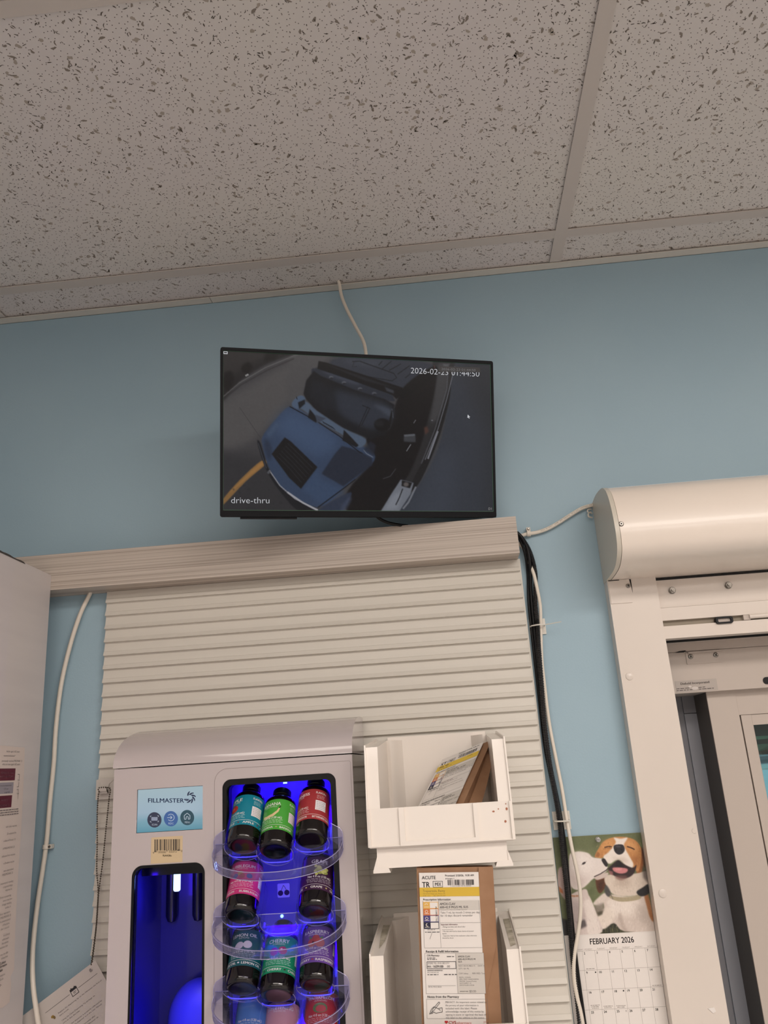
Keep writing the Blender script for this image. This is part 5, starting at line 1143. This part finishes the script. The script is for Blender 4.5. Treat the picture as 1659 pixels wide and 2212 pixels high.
# =================================================================== BINS AND PAPER BAGS
def bin_(x0, z0, label):
    """hopper bin hung on the slats; x0 left side, z0 bottom of its feet"""
    t = thing('storage_bin', label, 'bin', (x0, -.0192, z0), 'white plastic bins on the slatwall'); Wd = .211
    side = [(0, .034), (0, .187), (-.010, .191), (-.222, .1755), (-.2335, .086), (-.2335, .034)]
    M = M_bin
    for s, xa in ((0, 0), (1, Wd - .018)):
        obj('side_wall', prism(side, xa, xa + .018, 'X'), M, t, bevel=.0012)
        xo = -.0022 if s == 0 else Wd; rim = [(0, .034), (0, .191), (-.010, .195), (-.2245, .1790), (-.2370, .086), (-.2370, .034)]
        obj('outer_flange', prism(rim, xo, xo + .0022, 'X'), M, t, bevel=.0005)
    obj('back_wall', box(.018, Wd - .018, -.004, 0, .004, .196), M, t, bevel=.001)
    for xa, s in ((.018, 1), (Wd - .018, -1)):         # corner posts
        b = prism([(xa, -.004), (xa, -.034), (xa + s * .006, -.036), (xa + s * .014, -.030), (xa + s * .018, -.016), (xa + s * .026, -.004)], .012, .190, 'Z'); obj('corner_post', b, M, t, smooth=True, bevel=.001)
    obj('lower_side', box(.009, .013, -.222, 0, .004, .036), M, t); obj('lower_side', box(Wd - .015, Wd - .011, -.222, 0, .004, .036), M, t)
    obj('bin_floor', box(.009, Wd - .011, -.226, 0, .004, .010), M, t)
    obj('lower_front', box(.009, Wd - .011, -.2265, -.222, .004, .036), M, t)
    obj('front_lip', box(.001, Wd - .001, -.2345, -.231, .034, .087), M, t)
    # raised label frame on the lip
    bm = bmesh.new(); y0, y1 = -.2382, -.2340
    for xa, xb in ((0, .0022), (.0455, .0535), (.1555, .1620), (Wd - .0022, Wd)): box(xa, xb, y0, y1, .034, .087, bm)
    box(.0535, .1555, y0, y1, .034, .040, bm); box(.0022, .0455, y0 + .001, y1, .034, .0352, bm); box(.162, Wd - .0022, y0 + .001, y1, .034, .0352, bm); box(0, Wd, -.2345, -.222, .0325, .035, bm)
    obj('lip_frame', bm, M, t, bevel=.0006)
    for s, xa in ((-1, .009), (1, Wd - .011)):
        b = prism([(xa - s * .016, .0055), (xa, .006), (xa, .020), (xa + s * .0065, .001), (xa + s * .0065, -.002), (xa - s * .019, -.002)], -.228, -.190, 'Y'); obj('stacking_foot', b, M, t, bevel=.0008)
    return t
b1 = bin_(-.1325, 1.4545, 'white plastic bin on the slatwall, upper one holding a leaning paper bag')
M_stain = ink((170, 110, 84), .6); a = Art()
for x, z, rx, rz in ((.186, .0735, .0019, .0012), (.1935, .0765, .0009, .0009), (.2055, .0760, .0016, .0020), (.2050, .0830, .0007, .0010), (.2020, .0590, .0016, .0018)): a.ell(x - .001, -z, rx, rz, M_stain)
a.build('brown_spots', b1, lambda x, y, e: (x, -.2348 - e, -y))
b2 = bin_(-.1405, 1.168, 'white plastic bin on the slatwall, lower one holding an upright paper bag')
a = Art(); D_ = (150, 142, 120)
def ledge(z): return None
M_dust = noisy('dust', (150, 142, 122), (206, 198, 182), 60); Z_dust = lambda x, y, e: (x, y, .1912 - (-y - .010) * (.0155 / .212) + .0004)
a.poly([(.005, -.060), (.016, -.060), (.015, -.150), (.009, -.190), (.006, -.130)], M_dust); a.build('dust_patch', b2, Z_dust, eps=0); a = Art()
a.poly([(.199, -.060), (.209, -.060), (.208, -.200), (.200, -.210)], M_dust)
a.build('dust_patch', b2, lambda x, y, e: (x, y, .1912 - (-y - .010) * (.0155 / .212) + .0004), eps=0)

def receipt(parent, TL, TR, BL, st, upper, part=1.0):
    """pharmacy receipt label; st True for the leaning one"""
    TL, TR, BL = Vector(TL), Vector(TR), Vector(BL)
    n = (TR - TL).cross(BL - TL).normalized()
    if n.y > 0: n = -n
    o = obj('receipt_label', _quad(TL, TR, TL + (BL - TL) * part, n * .0003), M_paper, parent)
    a = Art(); K = (40, 38, 42); G = (120, 116, 116); Y = (226, 194, 70) if st else (214, 178, 60)
    X = lambda u: 570 + u * 560; Yy = lambda v: 175 + v * 1440
    if upper: a.text('ST', 600, 318, 56, K, True, width=80); 
    else: a.text('ACUTE', 596, 238, 32, K, True, width=130); a.text('TR', 596, 316, 52, K, True, width=72)
    a.frame(698, 256, 790, 318, 4, K); a.text('MIX', 716, 304, 34, K, True, width=60)
    a.text('Promised: 2/20/26,  9:30 AM', 815, 214, 18, K, True, width=270) if not upper else a.text('Promised: 2/19/26, 5:00 PM', 815, 214, 18, K, True, width=270)
    a.text('# Scripts: 1', 818, 240, 12, K, True, width=80); a.bars(838, 246, 1085, 298, K, 5 if upper else 9, 60); a.text('2 160210 000 700 00 000000', 860, 311, 10, K, width=195)
    a.rect(570, 318, 1130, 405, Y)
    if not upper: a.text('Trejoarzola, Remy', 600, 362, 24, K, width=208); a.text('943 Garden Village Lane, Winters, NC', 602, 383, 11, K, width=210); a.text('DOB: 10/12        TEL: (252) 222-2222', 602, 402, 10, K, width=210)
    else: a.greek(600, 770, 352, 26, K, 31); a.greek(602, 790, 376, 11, K, 32); a.greek(602, 740, 396, 10, K, 33); a.greek(980, 1060, 345, 12, K, 34)
    a.text('Prescription Information', 600, 442, 18, K, True, width=258)
    a.rect(740, 446, 1128, 536, (206, 200, 192))
    cols = [(222, 176, 92), (206, 120, 66), (70, 64, 120), (32, 34, 60)]
    for i, c_ in enumerate(cols):
        y0 = 456 + i * 64; a.rect(597, y0, 740, y0 + 64, c_); a.rect(662, y0 + 5, 735, y0 + 59, (232, 226, 220))
        a.ring(628, y0 + 28, 12, 4, (236, 226, 214), 0 if i else 180, 360) if i < 3 else a.ring(632, y0 + 26, 12, 6, (236, 226, 214), 60, 270)
        a.rect(608, y0 + 46, 652, y0 + 50, (236, 226, 214))
    a.text('AS DIRECTED', 712, 500, 16, K, True, width=150, rot=90)
    nm = ('AMOX-CLAV', '600-42.9 MG/5 ML SUS', 'Take 7 mL by mouth 2 times per day', 'for 10 days discard remainder') if not upper else ('AMOXICILLIN', '400 MG/5 ML SUSP', 'Take 12.5 mL by mouth 1 time daily', '5 mL for 10 days, discard remainder')
    a.text(nm[0], 755, 488, 23, K, True, width=145); a.text(nm[1], 755, 518, 21, K, True, width=262); a.text('Substituted for: Augmentin ES-600 Suspension', 757, 536, 9, K, width=250); a.text(nm[2], 757, 568, 19, K, width=366); a.text(nm[3], 757, 597, 19, K, width=300)
    a.line((745, 656), (1128, 656), 2, G).line((745, 446), (750, 890), 2, G).line((597, 890), (1135, 890), 2, G).line((597, 446), (597, 890), 2, G).line((1118, 446), (1132, 890), 2, G)
    a.text('Important Information', 757, 678, 13, (120, 70, 80), True, width=155); a.text('- Refrigerate-shake well, discard after', 768, 700, 13, K, width=215); a.line((765, 722), (870, 720), 2, G)
    a.text('- May take with food to lessen chance of stomach', 768, 742, 13, K, width=290); a.text('upset.', 766, 762, 13, K); a.text('- Important: finish all this medication unless otherwise', 768, 784, 13, K, width=315); a.text('directed by doctor', 766, 804, 13, K, width=105)
    a.greek(630, 712, 722, 8, G, 1); a.greek(608, 742, 744, 10, K, 2); a.line((672, 750), (650, 808), 3, G)
    a.text('Receipt & Refill Information', 608, 932, 20, K, True, width=300)
    a.rect(885, 940, 1138, 1310, (206, 200, 192)); a.frame(597, 938, 1140, 1312, 2, G); a.line((882, 940), (888, 1310), 2, G)
    a.text('CVS Pharmacy', 616, 968, 16, K, True, width=116); a.greek(618, 693, 986, 9, K, 35); a.greek(618, 708, 999, 9, K, 36); a.greek(800, 868, 974, 11, K, 37)
    a.frame(613, 1016, 882, 1084, 4, K); a.text('STORE TEL: (910) 285-5737', 620, 1040, 15, K, width=200); a.text('RX:', 620, 1070, 16, K, True); a.text('1629100', 666, 1072, 21, K, True, width=98); a.text('00', 798, 1072, 21, K, width=28)
    a.text('INSURANCE INFORMATION', 616, 1104, 11, K, True, width=140); a.text('BILL/CASE MCD: NC', 616, 1122, 10, K, width=105); a.greek(616, 716, 1140, 10, K, 3); a.greek(768, 884, 1140, 12, K, 4); a.line((616, 1238), (870, 1238), 2, G); a.text('RETAIL PRICE: $00.00', 620, 1254, 11, K, width=120)
    a.text(nm[0], 902, 980, 17, K, True, width=112); a.text(nm[1][:15], 902, 1004, 16, K, True, width=158); a.text('SUS', 902, 1027, 15, K, True)
    a.line((900, 1045), (1130, 1043), 2, G); a.text('NDC: 00143-9853-75     DAW: 0', 903, 1064, 13, K, width=236); a.text('QTY: 150  ML', 903, 1090, 14, K, width=96); a.text('CAP: Safety       MFR MED: Teva', 903, 1134, 14, K, width=240)
    for i, s in enumerate(('REFILL: 0 Refills', 'MFR: WEST-WARD/HIKMA', 'PRSCBR: Vanessa Presley', 'DAYS SUPPLY: 10', 'DATE FILLED: 2/22/26')): a.text(s, 906, 1168 + i * 18, 11, K, width=(105, 176, 155, 105, 132)[i])
    a.text('AMOUNT DUE:', 906, 1296, 10, K, True, width=75); a.text('$0.00', 992, 1300, 20, K, width=60)
    a.text('Notes from the Pharmacy', 607, 1348, 20, K, True, width=288); a.frame(597, 1360, 1150, 1536, 2, G)
    for i, s in enumerate(('PRIVACY: An important notice related to', 'the privacy of your information is', 'included with this label. Please', 'acknowledge receipt of this notice by', 'signing in store or sign/mail the back of', 'this label to the address in the notice.')): a.text(s, 768, 1396 + i * 28, 17, K, width=(372, 300, 285, 345, 365, 350)[i])
    a.path([(640, 1490), (652, 1450), (712, 1384), (720, 1394), (662, 1462), (622, 1496), (640, 1450), (664, 1428), (690, 1440), (706, 1448), (722, 1462)], 4, K); a.path([(640, 1492), (660, 1476), (680, 1486), (716, 1480), (738, 1476), (738, 1436), (706, 1444)], 4, K)
    RD = (190, 40, 44); a.ell(764, 1562, 9, 8, RD, n=12).ell(778, 1562, 9, 8, RD, n=12).poly([(755, 1566), (787, 1566), (771, 1582)], RD); a.text('CVS', 790, 1582, 26, RD, True, width=70); a.text('pharmacy', 866, 1584, 24, RD, width=132)
    a.frame(1108, 1560, 1136, 1588, 2, (190, 120, 110)); a.text('OPEN', 1110, 1572, 7, RD); a.poly([(1142, 1566), (1148, 1576), (1142, 1586)], K)
    def mp(x, y, e):
        t_ = (y - 175) / 1440; u = (x - 570) / (560)
        p = TL + (TR - TL) * u + (BL - TL) * t_
        return p + n * (.0006 + e)
    return o, a, mp
def _quad(TL, TR, BL, off):
    bm = bmesh.new(); BRr = TR + BL - TL
    q = [TL, TR, BRr, BL]; A = [bm.verts.new(p) for p in q]; B = [bm.verts.new(p + off) for p in q]
    bm.faces.new(A); bm.faces.new(B[::-1])
    for i in range(4): bm.faces.new((A[i], A[(i + 1) % 4], B[(i + 1) % 4], B[i]))
    return bm
def paper_bag(w, h, d, parent):
    """flattened upright paper bag with side gussets, slightly bulged; x 0..w, z 0..h, front at y=0"""
    bm = bmesh.new(); n = 14; rows = []
    for i in range(n + 1):
        f = i / n; z = h * f; t_ = d * (0.55 + 0.45 * math.cos(f * 1.25)) * (1 - .55 * f ** 3); g = .010 * (1 - .3 * f)
        rows.append([bm.verts.new(p) for p in ((0, 0, z), (w * .3, -.0012 * math.sin(3 * f), z), (w * .84, -.0008 * math.sin(4 * f), z), (w, .001, z), (w - g, t_ / 2, z), (w, t_, z), (w * .5, t_ + .001, z), (0, t_, z), (g, t_ / 2, z))])
    m = len(rows[0])
    for a_, b_ in zip(rows, rows[1:]):
        for i in range(m): bm.faces.new((a_[i], a_[(i + 1) % m], b_[(i + 1) % m], b_[i]))
    bm.faces.new(rows[0][::-1])
    return obj('bag', bm, M_kraft, parent)
# lower bag
t = thing('paper_bag', 'brown pharmacy paper bag standing upright in the lower white bin', 'paper bag', (-.0775, -.226, 1.180), 'pharmacy bags in the bins'); t.rotation_euler = (R(3), R(2.2), 0)
bw = .1115; bg = paper_bag(bw, .277, .040, t); H_ = .277
obj('crease_fold', prism([(.0875, 0.0), (.0905, H_), (bw, H_), (bw - .0015, H_ * .63), (.0925, H_ * .40), (.0945, .0)], -.0024, -.0014, 'Y'), M_kraft, t)
o, a, mp = receipt(t, (.0035, -.0028, .2705), (.0900, -.0028, .2705), (.0035, -.0028, .0700), False, False)
a.build('lettering', o, mp, eps=.0000025)
# upper bag, leaning
t = thing('paper_bag', 'brown pharmacy paper bag leaning to the right in the upper white bin', 'paper bag', (0, 0, 0), 'pharmacy bags in the bins')
Ub = Vector((.0714, -.052, .023)).normalized(); Vb = Vector((.39, .68, .57)); Vb = (Vb - Ub * Vb.dot(Ub)).normalized(); Nb = Vb.cross(Ub)
if Nb.y < 0: Nb = -Nb
BL_ = .198; TLp = at_y(957.5, 1643.6, -.038)
Mb = Matrix((Ub, Nb, Vb)).transposed().to_4x4(); Mb.translation = TLp - Ub * .004 - Vb * (BL_ - .004)
t.matrix_world = Mb
paper_bag(.110, BL_, .034, t)
o, a, mp = receipt(t, (.004, -.0028, BL_ - .004), (.097, -.0028, BL_ - .004), (.004, -.0028, BL_ - .236), True, True, .80)
a.items = [it for it in a.items if max(p[1] for p in it[0]) < 1320]
a.build('lettering', o, mp, eps=.0000025)
